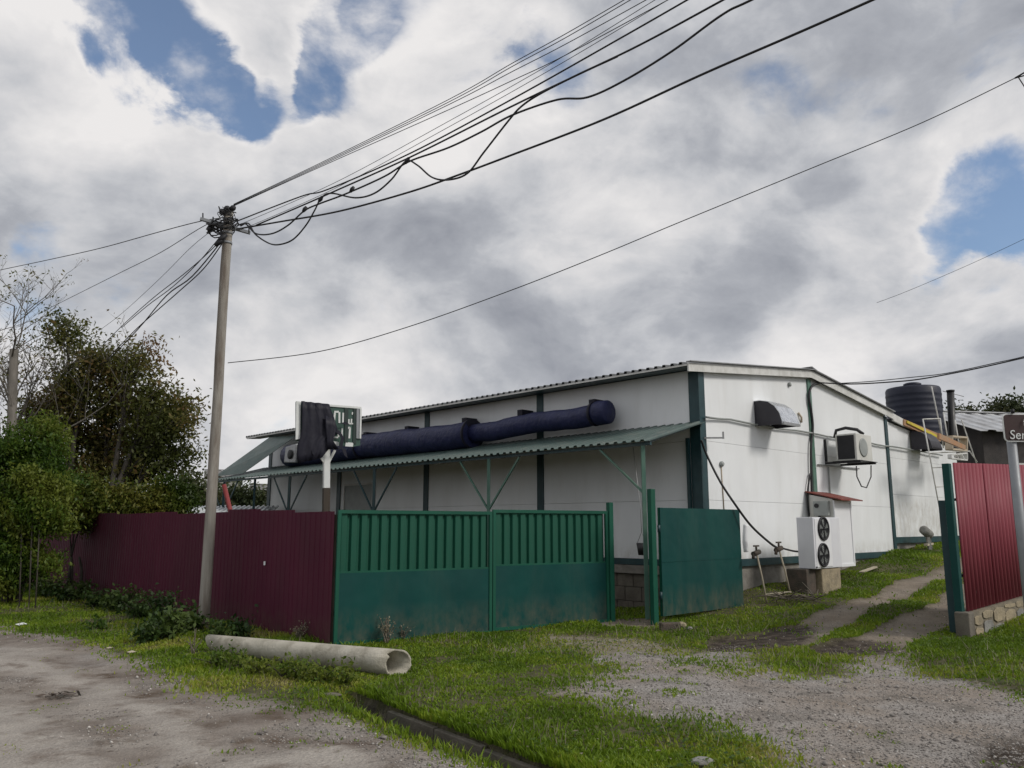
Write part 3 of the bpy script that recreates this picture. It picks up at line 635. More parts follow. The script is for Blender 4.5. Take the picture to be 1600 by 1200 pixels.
MB().lathe(B(ae + .35, -.45, ze - .025), [(.262, 0), (.262, .06)], 18, U).build('strap', 'tarp', du)
for a_ in (am - .1, 10.9):
    MB().lathe(B(a_, -.48, zm - .02), [(.372, 0), (.372, .05)], 18, U).build('strap', 'tarp', du)
for a_ in (2.4, 4.6, 6.6, 9, 11, 13):
    MB().bar(B(a_, -.03, ze + .24), B(a_, -.40, ze + .24), .16, .14).build('hanger', 'tarp', du)
# torn grey wrapped box at the far end of the duct
q = [LW(443, 723, -.9), LW(446, 698, -.9), LW(463, 693, -.9), LW(461, 723, -.9)]
m = MB().prism([B(a_, -.9, z_) for a_, z_ in q], V * .35); ob = m.build('duct_fan_box', 'steel', bevel=.03); tag(ob, 'crumpled silver fan box standing at the far end of the wrapped duct', 'fan box')
qa, qz = LW(453, 710, -.93); MB().lathe(B(qa, -.91, qz), [(.14, 0), (.15, .03), (.05, .035)], 14, -V).build('fan_hole', 'dark', ob)

# ------------------------------------------------------------------ hoods on the end wall
def hood(bl, zb, wd, h, dp, label):
    t_ = thing('vent_hood', B(0, bl + wd / 2, zb), label, 'vent hood', 'vent hoods on the end wall')
    prof = [(0, h), (.22 * dp, h), (.5 * dp, h * .93), (.75 * dp, h * .72), (.92 * dp, h * .42), (dp, h * .08), (dp, 0)]
    side = [B(-x - .004, bl, zb + y) for x, y in prof] + [B(-.004, bl, zb)]
    MB().prism(side, V * .02).build('side_panel', 'hood_black', t_)
    side = [B(-x - .004, bl + wd - .02, zb + y) for x, y in prof] + [B(-.004, bl + wd - .02, zb)]
    MB().prism(side, V * .02).build('side_panel', 'hood_black', t_)
    return t_, prof
hb, hz = EW(1181, 666, -.02); h2, hz2 = EW(1224, 663, -.5)
t_, prof = hood(hb, hz, .72, .53, .62, 'black sided vent hood with shiny curved top high on the end wall')
wd = .72
MB().sheet([[B(-x - .01, hb - .01, hz + y + .012), B(-x - .01, hb + wd + .01, hz + y + .012)] for x, y in prof]).build('curved_cover', 'shiny', t_, solid=.012)
m = MB(); m.bar(B(-.63, hb, hz + .02), B(-.63, hb + wd, hz + .02), .07, .05); m.build('front_lip', 'steel', t_)
hb, hz = EW(1425, 703, -.02)
t_, prof = hood(hb, hz, .80, .52, .55, 'all black vent hood under the orange eave board beside the ladder'); wd = .8
MB().sheet([[B(-x - .01, hb - .01, hz + y + .012), B(-x - .01, hb + wd + .01, hz + y + .012)] for x, y in prof]).build('curved_cover', 'hood_black', t_, solid=.012)
# thin service pipe that runs along the whole end wall
pz = 3.78; pp = [B(-.09, .1, pz - .03)]
for i in range(1, 28): pp.append(B(-.06, .1 + i * .48, pz + random.uniform(-.015, .015)))
tag(MB().tube(pp, .022, 6).build('wall_pipe', 'grey_box'), 'thin grey pipe running level across the whole end wall', 'pipe')

# air conditioner on brackets
b0, zb = EW(1345, 722, -.45)
bL = EW(1320, 700, -.75)[0]; bC = EW(1340, 720, -.75)[0]; bR = EW(1364, 720, -.75)[0]
zb = EW(1340, 719, -.75)[1]; zt = EW(1340, 677, -.75)[1]
ac = thing('air_conditioner', B(-.45, (bC + bR) / 2, zb), 'small cream air conditioner unit on brackets high on the end wall', 'air conditioner')
bbox(-.75, bC, zb, -.25, bR, zt).build('casing', 'cream_metal', ac, bevel=.015)
bbox(-.70, bC - .012, zb + .04, -.30, bC + .005, zt - .04).build('side_grille', 'dark', ac)
MB().lathe(B(-.752, bC + .36, (zb + zt) / 2), [(.22, 0), (.22, .015), (.19, .015)], 24, ne).build('fan_guard', 'grey_box', ac)
bbox(-.85, bC - .08, zb - .06, -.0, bC - .03, zb - .01).build('bracket', 'dark', ac); bbox(-.85, bR - .12, zb - .06, -.0, bR - .07, zb - .01).build('bracket', 'dark', ac)
bbox(-.05, bC - .08, zb, -.0, bC - .03, zt - .1).build('bracket', 'dark', ac)
bbox(-.85, bC - .1, zb - .012, -.2, bR + .02, zb - .002).build('tray', 'dark', ac)
MB().tube([B(-.15, bC + .2, zt - .05), B(-.2, bC + .2, zt + .12), B(-.4, bC + .28, zt + .17), B(-.62, bC + .4, zt + .12), B(-.72, bC + .5, zt + .01)], .04, 8).build('pipe_bend', 'black', ac)
lo = [EW(1338, 728, -.7), EW(1339, 745, -.7), EW(1346, 760, -.7), EW(1354, 762, -.7), EW(1361, 745, -.7), EW(1361, 727, -.7)]
tag(MB().tube([B(-.7, b_, z_) for b_, z_ in lo], .014, 6).build('cable_loop', 'black'), 'slack black cable loop dangling under the small air conditioner', 'cable')
q0 = EW(1276, 726); q1 = EW(1340, 727); MB().bar(B(-.03, q0[0], q0[1]), B(-.03, q1[0], q0[1] + .01), .03).build('support_rail', 'steel', ac)

# heat pump with two fans on a stone block
aF = -1.15
bC = EW(1272, 850, aF)[0]; bR = EW(1314, 850, aF)[0]; zb = EW(1292, 888, aF)[1]; zt = EW(1272, 808, aF)[1]
aL = LW(1246, 850, bC)[0]
hp = thing('heat_pump', B(aF + .3, (bC + bR) / 2, zb), 'tall white heat pump with two black round fans on a stone block', 'heat pump')
aB_ = min(aL, aF + .62)
bbox(aF, bC, zb, aB_, bR, zt).build('casing', 'appliance', hp, bevel=.015)
bbox(aF - .012, bC + .06, zb + .03, aF + .005, bC + .75, zt - .03).build('front_panel', 'pvc', hp, bevel=.01)
for py in (826, 867):
    fb, fz = EW(1285, py, aF); c_ = B(aF - .012, fb, fz)
    gd = MB().lathe(c_, [(.235, -.003), (.235, .03), (.21, .035), (.205, .005)], 28, ne).build('fan_guard', 'dark', hp)
    m = MB()
    for k in range(5):
        t0 = k * 2 * math.pi / 5; r_ = lambda r, t: c_ + V * (r * math.cos(t)) + Z * (r * math.sin(t)) + ne * .012
        m.prism([r_(.04, t0), r_(.19, t0 + .1), r_(.19, t0 + .7), r_(.04, t0 + .6)], ne * .006)
    m.build('fan', 'grey_box', gd)
    m = MB()
    for k in range(1, 7): m.tube([c_ + V * (.033 * k * math.cos(t)) + Z * (.033 * k * math.sin(t)) + ne * .032 for t in np.linspace(0, 2 * math.pi, 20)], .003, 4, cap=False)
    for k in range(4): dv = V * math.cos(k * math.pi / 4) + Z * math.sin(k * math.pi / 4); m.bar(c_ + ne * .032 - dv * .21, c_ + ne * .032 + dv * .21, .006)
    m.build('wire_grille', 'dark', gd)
bbox(aF - .02, bC + .02, zb + .02, aF - .008, bC + .05, zb + .05).build('badge', 'dark', hp)
# supports
gq = lambda a, b: gz(*B(a, b, 0)[:2])
kb = EW(1287, 900, aF)[0]
tag(bbox(aF + .02, bC + .30, gq(aF, kb) - .1, aF + .50, bR - .05, zb - .006).build('stone_block', 'stone', bevel=.03), 'squared sand coloured stone block carrying the heat pump', 'stone block')
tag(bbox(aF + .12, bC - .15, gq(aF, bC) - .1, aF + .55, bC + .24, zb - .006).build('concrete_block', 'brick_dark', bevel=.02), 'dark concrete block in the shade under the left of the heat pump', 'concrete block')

# white meter cabinet with a red roof
bC = EW(1302, 800, -.62)[0]; bR = EW(1329, 800, -.62)[0]; zt = EW(1302, 780, -.62)[1]; zb = EW(1310, 886, -.62)[1]
mc = thing('meter_cabinet', B(-.3, (bC + bR) / 2, zb), 'narrow white meter cabinet with red lean-to roof and plastic door behind the heat pump', 'cabinet')
zw = EW(1274, 769, -.05)[1]
MB().prism([B(-.62, bC, zb), B(-.62, bC, zt), B(-.06, bC, zt + .12), B(-.06, bC, zb)], V * (bR - bC)).build('housing', 'cream_metal', mc)
bbox(-.635, bC + .03, zb + .06, -.615, bR - .02, zt - .06).build('door', 'pvc', mc)
m = MB()
for b0, b1, z0, z1 in ((bC, bC + .05, zb, zt - .02), (bR - .05, bR, zb, zt - .02), (bC + .05, bR - .05, zt - .08, zt - .02), (bC + .05, bR - .05, zb, zb + .06)): m.obox(B(-.637, (b0 + b1) / 2, (z0 + z1) / 2), U * .014, V * ((b1 - b0) / 2), Z * ((z1 - z0) / 2))
m.build('door_frame', 'pvc', mc)
rf = MB().prism([B(-.85, bC - .06, zt - .03), B(-.85, bR + .16, zt - .03), B(-.02, bR + .16, zt + .17), B(-.02, bC - .06, zt + .17)], Z * .025).build('roof', 'rust_red', mc)
aM = -.36; am0 = LW(1277, 792, bC)[0]; am1 = LW(1294, 792, bC)[0]; mz0 = LW(1285, 806, bC)[1]; mz1 = LW(1285, 783, bC)[1]
mbx = MB().obox(B((max(-.55, am1) + min(-.1, am0)) / 2, bC - .06, (mz0 + mz1) / 2), U * .17, V * .06, Z * ((mz1 - mz0) / 2)).build('meter_box', 'grey_box', mc, bevel=.01)
MB().lathe(B(-.30, bC - .121, (mz0 + mz1) / 2 + .06), [(.05, 0), (.05, .02)], 14, -V).build('dial', 'dark', mbx)
MB().tube([B(-.32, bC - .06, mz0), B(-.32, bC - .06, mz0 - .3)], .03, 8).build('conduit', 'dark', mc)
q = EW(1297, 775, -.03); MB().tube([B(-.03, q[0], zt + .1), B(-.03, q[0] + .02, EW(1296, 730, -.03)[1])], .018, 6).build('mast', 'grey_box', mc)

# cables and hoses on the end wall
def pline(pix, f_): return [f_(*p) for p in pix]
def smooth(pts, n=6):
    P = [Vector(p) for p in pts]; out = []
    for i in range(len(P) - 1):
        p0 = P[max(i - 1, 0)]; p1 = P[i]; p2 = P[i + 1]; p3 = P[min(i + 2, len(P) - 1)]
        for k in range(n):
            t = k / n; out.append(.5 * ((2 * p1) + (p2 - p0) * t + (2 * p0 - 5 * p1 + 4 * p2 - p3) * t * t + (3 * p1 - p0 - 3 * p2 + p3) * t ** 3))
    out.append(P[-1]); return out
ec = lambda x, y, a=-.06: eb(x, y, a)
tag(MB().tube(smooth([ec(1281, 598), ec(1272, 601), ec(1266, 608), ec(1264, 622), ec(1268, 645), ec(1270, 670), ec(1267, 700), ec(1268, 760), ec(1269, 806)]), .028, 7).build('supply_cable', 'wire'), 'thick black cable running down the middle post of the end wall', 'cable')
tag(MB().tube(smooth([ec(1266, 740), ec(1262, 770), ec(1264, 800), ec(1268, 815)]), .02, 7).build('supply_cable', 'wire'), 'short black cable bowing out beside the cream meter cabinet', 'cable')
hs = [ec(1096, 688, -.1), ec(1104, 710, -.12), ec(1125, 752, -.35), ec(1150, 790, -.55), ec(1175, 823, -.65), ec(1205, 850, -.7), ec(1217, 857, -.72)]
tag(MB().tube(smooth(hs), .022, 7).build('water_hose', 'black'), 'black hose slanting from the warehouse corner down to the garden tap', 'hose')
tag(MB().tube(smooth([ec(1224, 857, -.72), ec(1240, 861, -.75), ec(1252, 862, -.8)]), .018, 7).build('water_hose', 'black'), 'short black hose between the right tap and the heat pump', 'hose')
for (tx, ty), (bx_, by_), lab in (((1182, 864), (1197, 922), 'left standpipe tap on a pale crooked stake below the end wall'), ((1217, 858), (1234, 912), 'right standpipe tap on a pale stake where the black hose ends')):
    top = ec(tx, ty, -.72); bot = ec(bx_, by_, -.78); bot.z = min(bot.z, gz(bot.x, bot.y)); s_ = thing('standpipe', (bot.x, bot.y, bot.z), lab, 'tap', 'standpipe taps')
    MB().tube([bot, bot.lerp(top, .5) + V * .02, top], .017, 7).build('stake', 'plank', s_)
    m = MB(); m.tube([top - V * .12 - Z * .02, top + V * .10 + Z * .02], .05, 8); m.tube([top + Z * .02, top + Z * .14], .02, 6); m.bar(top + Z * .13 - V * .09, top + Z * .13 + V * .09, .03); m.tube([top - V * .10, top - V * .13 - Z * .1], .03, 6)
    m.build('tap', 'brick_dark', s_)
tag(MB().tube(smooth([ec(1166, 862, -.4), ec(1164, 845, -.4), ec(1165, 820, -.4)]), .05, 8).build('drain_spout', 'pvc'), 'short pale spout standing behind the edge of the open gate leaf', 'pipe')
# small pump on the far end of the wall
q = ec(1448, 832, -.5)
pu = thing('water_pump', (q.x, q.y, gz(q.x, q.y)), 'small grey drum shaped pump on legs at the far end of the wall', 'pump')
MB().lathe(q + Z * .0, [(.05, -.24), (.12, -.21), (.12, .18), (.08, .22)], 16, (V * 1 - Z * .35).normalized()).build('drum', 'grey_stone', pu)
MB().bar(q, (q.x + .05, q.y, gz(q.x, q.y)), .08).build('leg', 'grey_stone', pu); MB().bar(q + V * .1, q + V * .25 + Z * (gz(q.x, q.y) - q.z), .06).build('leg', 'grey_stone', pu)
MB().bar(q + V * .3 - Z * .3, q - V * .15 - Z * .33, .1, .05).build('foot', 'plank', pu)

# ------------------------------------------------------------------ tank, ladder, flue and clutter at the annex
tb = 13.95; ta = .95; T = B(ta, tb, 0); zt0 = az(tb) + .08
tk = thing('water_tank', (T.x, T.y, zt0), 'black ribbed plastic water tank standing on the annex roof', 'water tank')
dist = T.y; ztop = on_y(1434, 606, T.y).z; rad = .83; H_ = ztop - zt0
prof = [(rad * .93, 0)]
for i in range(9):
    z0 = H_ * (.03 + i * .1); prof += [(rad * .99, z0), (rad, z0 + .03), (rad, z0 + .08), (rad * .99, z0 + .11)]
prof += [(rad * .99, H_ * .95), (rad * .95, H_ * .985), (rad * .55, H_ * 1.015), (.30, H_ * 1.03)]
MB().lathe((T.x, T.y, zt0), prof, 40).build('shell', 'tank', tk)
MB().lathe((T.x, T.y, zt0 + H_ * 1.03), [(.27, 0), (.27, .07), (.2, .10)], 20).build('lid', 'tank', tk)
lad = thing('metal_ladder', ec(1475, 800, -1.1), 'pale welded steel ladder and hand rails leaning beside the water tank', 'ladder')
AL = -.8
def lbar(p, q, wd=.035, nm='rail'): MB().tube([ec(*p, AL), ec(*q, AL)], wd / 2, 6).build(nm, 'white_trim', lad)
lbar((1442, 655), (1476, 838)); lbar((1455.5, 604), (1472, 682)); lbar((1442, 655), (1469, 654)); lbar((1469, 654), (1474, 700)); lbar((1474, 644), (1483, 700)); lbar((1502, 655), (1528, 730)); lbar((1492, 656), (1503, 720)); lbar((1450, 708), (1515, 705)); lbar((1515, 705), (1527, 722))
lbar((1462, 761), (1477, 760), .03, 'rung'); lbar((1456, 731), (1476, 730), .03, 'rung'); lbar((1469, 800), (1482, 799), .03, 'rung')
fl = thing('flue_pipe', B(.8, 15.15, 3.6), 'black upright flue pipe tied with a wire right of the water tank', 'flue')
q0 = on_y(1489, 700, 26.0); q1 = on_y(1485, 612, 26.0)
MB().tube([(q0.x, 26, 2.2), q0, q1], .11, 12).build('pipe', 'black', fl); MB().tube([q1 - Z * .0 + Vector((-.25, 0, .02)), q1 + Vector((.42, 0, -.16))], .012, 5).build('tie_wire', 'steel', fl)
MB().lathe(q1, [(.13, 0), (.13, .05)], 12).build('cap', 'black', fl)
# long orange-brown gutter board propped over the gap with a beige bin at its end
tag(MB().prism([ec(1464, 677, -1.32), ec(1505, 696, -1.32), ec(1505, 703, -1.32), ec(1482, 693, -1.32), ec(1464, 686, -1.32)], (U * -.06)).build('loose_board', 'orange'), 'orange brown board end sticking out past the ladder above the red fence', 'board')
cb = thing('plastic_box', ec(1494, 718, -1.0), 'beige plastic box hung on the ladder over the red fence', 'box')
p0 = ec(1483, 682, -1.0); p1 = ec(1506, 684, -1.0); p2 = ec(1506, 704, -1.0); p3 = ec(1483, 702, -1.0)
for a_, b_ in ((p0, p1), (p1, p2), (p2, p3), (p3, p0)): MB().bar(a_, b_, .05, .20, up=-U).build('side', 'beige', cb)
wc = thing('plastic_crate', ec(1498, 719, -1.3), 'small white slotted plastic crate on top of the red fence', 'crate')
p0 = ec(1484, 711, -1.3); p1 = ec(1509, 708, -1.3); p2 = ec(1509, 719, -1.3); p3 = ec(1484, 716, -1.3)
for a_, b_ in ((p0, p1), (p1, p2), (p2, p3), (p3, p0), (p0.lerp(p1, .35), p3.lerp(p2, .45)), (p0.lerp(p1, .65), p3.lerp(p2, .8))): MB().bar(a_, b_, .035, .10, up=-U).build('slat', 'white_trim', wc)

# ------------------------------------------------------------------ wine red sheet fence on the left
F0 = Vector((-2.550, 11.808, 0)); FD = U.copy(); FN = -V
FH = 1.88
fe = thing('corrugated_fence', F0 + FD * 6, 'long dark wine red corrugated sheet fence left of the green gate', 'fence')
nfs = 15; wf = 1.12
for i in range(nfs):
    p0 = F0 + FD * (i * wf); p1 = F0 + FD * (i * wf + wf + .03); p0 = p0 + FN * random.uniform(-.006, .006); zo_ = gz(p0.x, p0.y); off = FN * (.003 * (i % 2)); dzt = random.uniform(-.014, .014)
    bzz = Z * (zo_ - .03); tz = Z * (zo_ + FH + dzt + .0)
    o = ribbed(p0 + off + bzz, p1 + off + bzz, p0 + off + tz, p1 + off + tz + Z * random.uniform(-.008, .008), 8, .009, FN, .45).build('fence_sheet', 'maroon', fe, solid=.002)
for i in range(8):
    p0 = F0 + FD * (i * 2.24 + .03) + V * .06; z_ = gz(p0.x, p0.y)
    MB().bar(p0 + Z * (z_ - .2), p0 + Z * (z_ + FH - .06), .06).build('post', 'brown_post', fe)
for z_ in (.45, 1.5): MB().bar(F0 + V * .035 + Z * z_, F0 + FD * (nfs * wf) + V * .035 + Z * (z_ + .05), .03, .05).build('rail', 'brown_post', fe)
q = on_plane(416, 880, F0, V); q = q + FN * .03; tag(MB().obox(q, FD * .025, FN * .003, Z * .03).build('paper_scrap', 'pvc'), 'tiny white paper scrap stuck on the wine red fence right of the pole', 'scrap')

# ------------------------------------------------------------------ green gate: two fixed leaves, posts, open leaves
G0 = Vector((-2.52, 11.78, 0)); G1 = Vector((1.71, 14.40, 0)); GD = (G1 - G0).normalized(); GN = Vector((GD.y, -GD.x, 0)); GL = (G1 - G0).length
def gate_leaf(s0, s1, label, nsl):
    P0 = G0 + GD * s0; z0 = gz(P0.x, P0.y); zb = .02 + .07 * s0 / GL - .02; zt = 1.88 + .06 * s0 / GL
    zm = zb + .99
    t_ = thing('gate_leaf', (P0.x, P0.y, zb), label, 'gate', 'leaves of the green gate'); Ln = s1 - s0
    pt = lambda s, z, n=0.: G0 + GD * (s0 + s) + GN * n + Z * z
    MB().obox(pt(Ln / 2, (zb + zm) / 2), GD * (Ln / 2 - .03), GN * .004, Z * ((zm - zb) / 2)).build('lower_panel', 'green_low', t_)
    for nm, s_a, s_b, z_a, z_b in (('top_rail', 0, Ln, zt - .05, zt), ('bottom_rail', 0, Ln, zb + .0, zb + .05), ('middle_rail', 0, Ln, zm - .02, zm + .025), ('side_rail', 0, .05, zb + .05, zt - .05), ('side_rail', Ln - .05, Ln, zb + .05, zt - .05)):
        off = -.018 if nm == 'middle_rail' else 0.0
        MB().obox(pt((s_a + s_b) / 2, (z_a + z_b) / 2, off - .002), GD * ((s_b - s_a) / 2), GN * .022, Z * ((z_b - z_a) / 2)).build(nm, 'green', t_)
    pitch = (Ln - .10) / nsl
    first = None
    for i in range(nsl):
        c0 = .05 + i * pitch
        prof_ = [(0, 0.0), (pitch * .12, .038), (pitch * .62, .044), (pitch * .78, .0), (pitch, -.002)]
        if first is None:
            first = MB().sheet([[pt(c0 + x, zm + .02, y - .055) for x, y in prof_], [pt(c0 + x, zt - .05, y - .055) for x, y in prof_]]).build('slat', 'green', t_, solid=.003)
        else: sibling(first, first.location + GD * (i * pitch))
    return t_
g1 = gate_leaf(.03, GL * .52, 'left green gate leaf, slatted above and flat below, touching the wine red fence', 16)
g2 = gate_leaf(GL * .52 + .015, GL - .06, 'right green gate leaf, slatted above and flat below, ending beside the gap', 14)
def post(P, h, wd, label, mat='green', nm='gate_post', sink=.2):
    z_ = gz(P.x, P.y); return tag(MB().obox((P.x, P.y, z_ + (h - sink) / 2), GD * (wd / 2), GN * (wd / 2), Z * ((h + sink) / 2)).build(nm, mat, bevel=.006), label, 'post', 'green gate posts')
post(G1, 1.98, .09, 'short square green post closing the right end of the ribbed gate')
P2 = Vector((2.36, 13.92, 0)); P2.x = on_y(1021, 900, 13.92).x
h2 = on_y(1020, 764, 13.92).z - gz(P2.x, P2.y)
post(P2, h2, .10, 'tall square green post on which the open flat gate leaf hangs')
# flat leaf swung inward
E1 = on_y(1162, 950, 15.75); E0 = on_y(1034, 900, 13.98); E0.z = 0; e1 = Vector((E1.x, E1.y, 0)); ED = (e1 - E0).normalized(); EN = Vector((ED.y, -ED.x, 0)); EL = (e1 - E0).length
gl = thing('gate_leaf', (E0.x, E0.y, .15), 'flat dark teal gate leaf standing open before the white warehouse corner', 'gate', 'leaves of the green gate')
ez0 = .17; ez1 = on_y(1034, 793, 13.98).z; ezm = on_y(1034, 879, 13.98).z
ept = lambda s, z, n=0.: E0 + ED * s + EN * n + Z * z
MB().obox(ept(EL / 2, (ezm + ez1) / 2), ED * (EL / 2), EN * .006, Z * ((ez1 - ezm) / 2 - .002)).build('upper_panel', 'green_low', gl)
MB().obox(ept(EL / 2, (ezm + ez0) / 2), ED * (EL / 2), EN * .006, Z * ((ezm - ez0) / 2 - .002)).build('lower_panel', 'green_low', gl)
for s_a, s_b, z_a, z_b in ((0, EL, ez1 - .05, ez1 - .001), (0, EL, ez0, ez0 + .05), (0, .05, ez0 + .05, ez1 - .05), (EL - .05, EL, ez0 + .05, ez1 - .05), (.05, EL - .05, ezm - .02, ezm + .02)):
    MB().obox(ept((s_a + s_b) / 2, (z_a + z_b) / 2, -.03), ED * ((s_b - s_a) / 2), EN * .02, Z * ((z_b - z_a) / 2)).build('frame_bar', 'green', gl)
for zh in (.45, 1.55): MB().tube([ept(-.04, zh), ept(-.04, zh + .12)], .025, 8).build('hinge', 'green_post', gl)

# ------------------------------------------------------------------ right hand gate post, edge-on leaf, red fence on stone plinth
RY = 12.0
RP = on_y(1491, 870, RY); RP.z = 0; RZ = gz(RP.x, RP.y)
rdir = Vector((math.sin(R(50)), math.cos(R(50)), 0)); rn = Vector((rdir.y, -rdir.x, 0))
rtop = on_y(1483, 722, RY).z
def rpost(P, top, wd, label, mat): return tag(MB().obox((P.x, P.y, (RZ - .3 + top) / 2), rdir * (wd / 2), rn * (wd / 2), Z * ((top - RZ + .3) / 2)).build('gate_post', mat, bevel=.006), label, 'post', 'green gate posts')
rpost(Vector((RP.x + .03, RP.y + .04, 0)), rtop - .02, .10, 'thick green post at the left end of the bright red fence', 'green_low')
q = on_y(1478, 860, RY + .35)
lf = thing('gate_leaf', (q.x, q.y, RZ), 'dark green gate leaf seen edge on beside the red fence', 'gate', 'leaves of the green gate')
ltop = on_y(1476, 782, RY + .35).z; ld = Vector((q.x, q.y, 0)).normalized(); ln_ = Vector((ld.y, -ld.x, 0))
qb = Vector((q.x, q.y, 0))
MB().obox(qb + ld * 1.2 + Z * ((RZ + .1 + ltop) / 2), ld * 1.2, ln_ * .006, Z * ((ltop - RZ - .1) / 2)).build('panel', 'green_low', lf)
for s_, (za, zb_) in ((0, (RZ + .0, ltop)), (2.4, (RZ + .1, ltop))): MB().obox(qb + ld * s_ + Z * ((za + zb_) / 2), ld * .03, ln_ * .045, Z * ((zb_ - za) / 2)).build('frame_bar', 'green_post', lf)
MB().obox(qb + ld * 1.2 + Z * (ltop - .025), ld * 1.15, ln_ * .04, Z * .025).build('frame_bar', 'green_post', lf)
rf_ = thing('corrugated_fence', (RP.x + 1, RP.y + .8, RZ), 'faded bright red corrugated fence on a sand stone plinth at the right', 'fence')
pb0 = on_y(1503, 957, RY).z
def sine_sheet(p0, p1, z0, z1, n, amp, name, mat, parent):
    rows_ = []
    for zz in (0, 1):
        r_ = []
        for i in range(n * 6 + 1):
            t_ = i / (n * 6); q_ = p0.lerp(p1, t_); zz_ = (z0[0] + (z0[1] - z0[0]) * t_) if zz == 0 else (z1[0] + (z1[1] - z1[0]) * t_)
            r_.append(Vector((q_.x, q_.y, zz_)) + rn * (amp * math.sin(2 * math.pi * i / 6)))
        rows_.append(r_)
    m = MB().sheet(rows_); m.smooth = [True] * len(m.f); return m.build(name, mat, parent, solid=.002)
R0 = Vector((RP.x + .13, RP.y + .10, 0)); R0.x = on_y(1500, 850, R0.y).x
dz_ = .02
for i in range(3):
    a0 = i * 1.1; a1 = a0 + 1.12
    sine_sheet(R0 + rdir * a0 + rn * (.003 * i), R0 + rdir * a1 + rn * (.003 * i), (pb0 + a0 * .05, pb0 + a1 * .05), (rtop + a0 * .035, rtop + a1 * .035), 8, .028, 'fence_sheet', 'red', rf_)
for zz in (.5, 1.6): MB().bar(R0 - rn * .06 + Z * (pb0 + zz), R0 + rdir * 3.3 - rn * .06 + Z * (pb0 + zz + .12), .04).build('rail', 'green_post', rf_)
# plinth: core and single stones
pl = thing('stone_plinth', (R0.x + .8, R0.y + .6, RZ - .05), 'low rubble stone plinth under the bright red fence', 'plinth')
m = MB().prism([R0 + rdir * -.02 + Z * (RZ - .25) - rn * .12, R0 + rdir * -.02 + Z * (pb0 - .01) - rn * .12, R0 + rdir * 3.3 + Z * (pb0 + .15) - rn * .12, R0 + rdir * 3.3 + Z * (RZ - .1) - rn * .12], rn * .20); m.build('core', 'mortar', pl)
s_ = .02
while s_ < 3.2:
    wd_ = random.uniform(.20, .48); zz = RZ - .12 + s_ * .1; topz = pb0 - .012 + s_ * .045
    while zz < topz - .05:
        hh = min(random.uniform(.14, .3), topz - zz); c_ = R0 + rdir * (s_ + wd_ / 2) + rn * .085 + Z * (zz + hh / 2)
        k_ = 7; pol = []
        for j in range(k_):
            t_ = 2 * math.pi * (j + random.uniform(-.25, .25)) / k_; pol.append(c_ + rdir * (math.copysign(abs(math.cos(t_)) ** .6, math.cos(t_)) * wd_ * .5) + Z * (math.copysign(abs(math.sin(t_)) ** .6, math.sin(t_)) * hh * .48))
        MB().prism(pol, rn * random.uniform(.004, .018)).build('stone', random.choice(['stone', 'stone', 'grey_stone']), pl, bevel=.01)
        zz += hh + .012
    s_ += wd_ + .012
tag(MB().obox((R0.x - .10, R0.y - .12, RZ + .05), rdir * .10, rn * .10, Z * .28).build('concrete_block', 'concrete', bevel=.02), 'grey concrete stub at the foot of the thick green post', 'concrete block')

# brown road sign on a grey tube at the right edge
SY = 9.6
sg = thing('road_sign', on_y(1597, 960, SY), 'dark brown sign with pale border and cursive letters on a grey tube', 'sign')
sx0 = on_y(1568, 670, SY).x; sz1 = on_y(1570, 646, SY).z; sz0 = on_y(1570, 690, SY).z; swd = .95
qx = on_y(1583, 690, SY); rot = Vector((1, .10, 0)).normalized(); sn = Vector((.10, -1, 0)).normalized()
zb = gz(qx.x + .0, SY + .08)
MB().tube([(qx.x + .03, SY + .08, zb - .2), (qx.x + .03, SY + .08, sz1 + .02)], .053, 16).build('post', 'galv_post', sg)
def rrect(x0, x1, z0, z1, r, off, n=5):
    pts = []
    for cx_, cz_, a0 in ((x1 - r, z1 - r, 0), (x0 + r, z1 - r, 90), (x0 + r, z0 + r, 180), (x1 - r, z0 + r, 270)):
        for k in range(n + 1):
            t_ = R(a0 + 90 * k / n); pts.append((cx_ + r * math.cos(t_), cz_ + r * math.sin(t_)))
    o_ = Vector((sx0, SY, 0)); return [o_ + rot * (x - sx0) + sn * off + Z * z for x, z in pts]
MB().prism(rrect(sx0, sx0 + swd, sz0, sz1, .05, -.012), sn * .012).build('border', 'sign_white', sg)
MB().prism(rrect(sx0 + .014, sx0 + swd - .014, sz0 + .014, sz1 - .014, .04, .002), sn * .003).build('face', 'sign_brown', sg)
MB().tube([rrect(0, 1, 0, 1, .1, 0)[0] * 0 + Vector((sx0 + .13, SY, sz1)), Vector((sx0 + .13, SY, sz1 + .05))], .02, 8).build('clamp', 'dark', sg)
def text_part(txt, size, org, right, nrm, mat, parent, name, shear=0.):
    cu = bpy.data.curves.new('t', 'FONT'); cu.body = txt; cu.size = size; cu.shear = shear; cu.extrude = .002; cu.resolution_u = 4
    to = bpy.data.objects.new('t', cu); COL.objects.link(to); dg = bpy.context.evaluated_depsgraph_get(); me = bpy.data.meshes.new_from_object(to.evaluated_get(dg))
    bpy.data.objects.remove(to)
    mt_ = Matrix((right, Z, nrm)).transposed().to_4x4(); mt_.translation = org - ORG[parent.name]
    me.transform(mt_); me.materials.clear(); me.materials.append(M[mat]); o_ = bpy.data.objects.new(name, me); COL.objects.link(o_); o_.parent = parent; return o_
lx = on_y(1577, 686, SY)
text_part('Ser', .155, Vector((lx.x, SY, lx.z)) + sn * .008 + rot * .0, rot, sn, 'sign_white', sg, 'lettering', .12)
l2 = on_y(1598, 665, SY); text_part('f', .12, Vector((l2.x, SY, l2.z)) + sn * .008, rot, sn, 'sign_white', sg, 'lettering', .12)

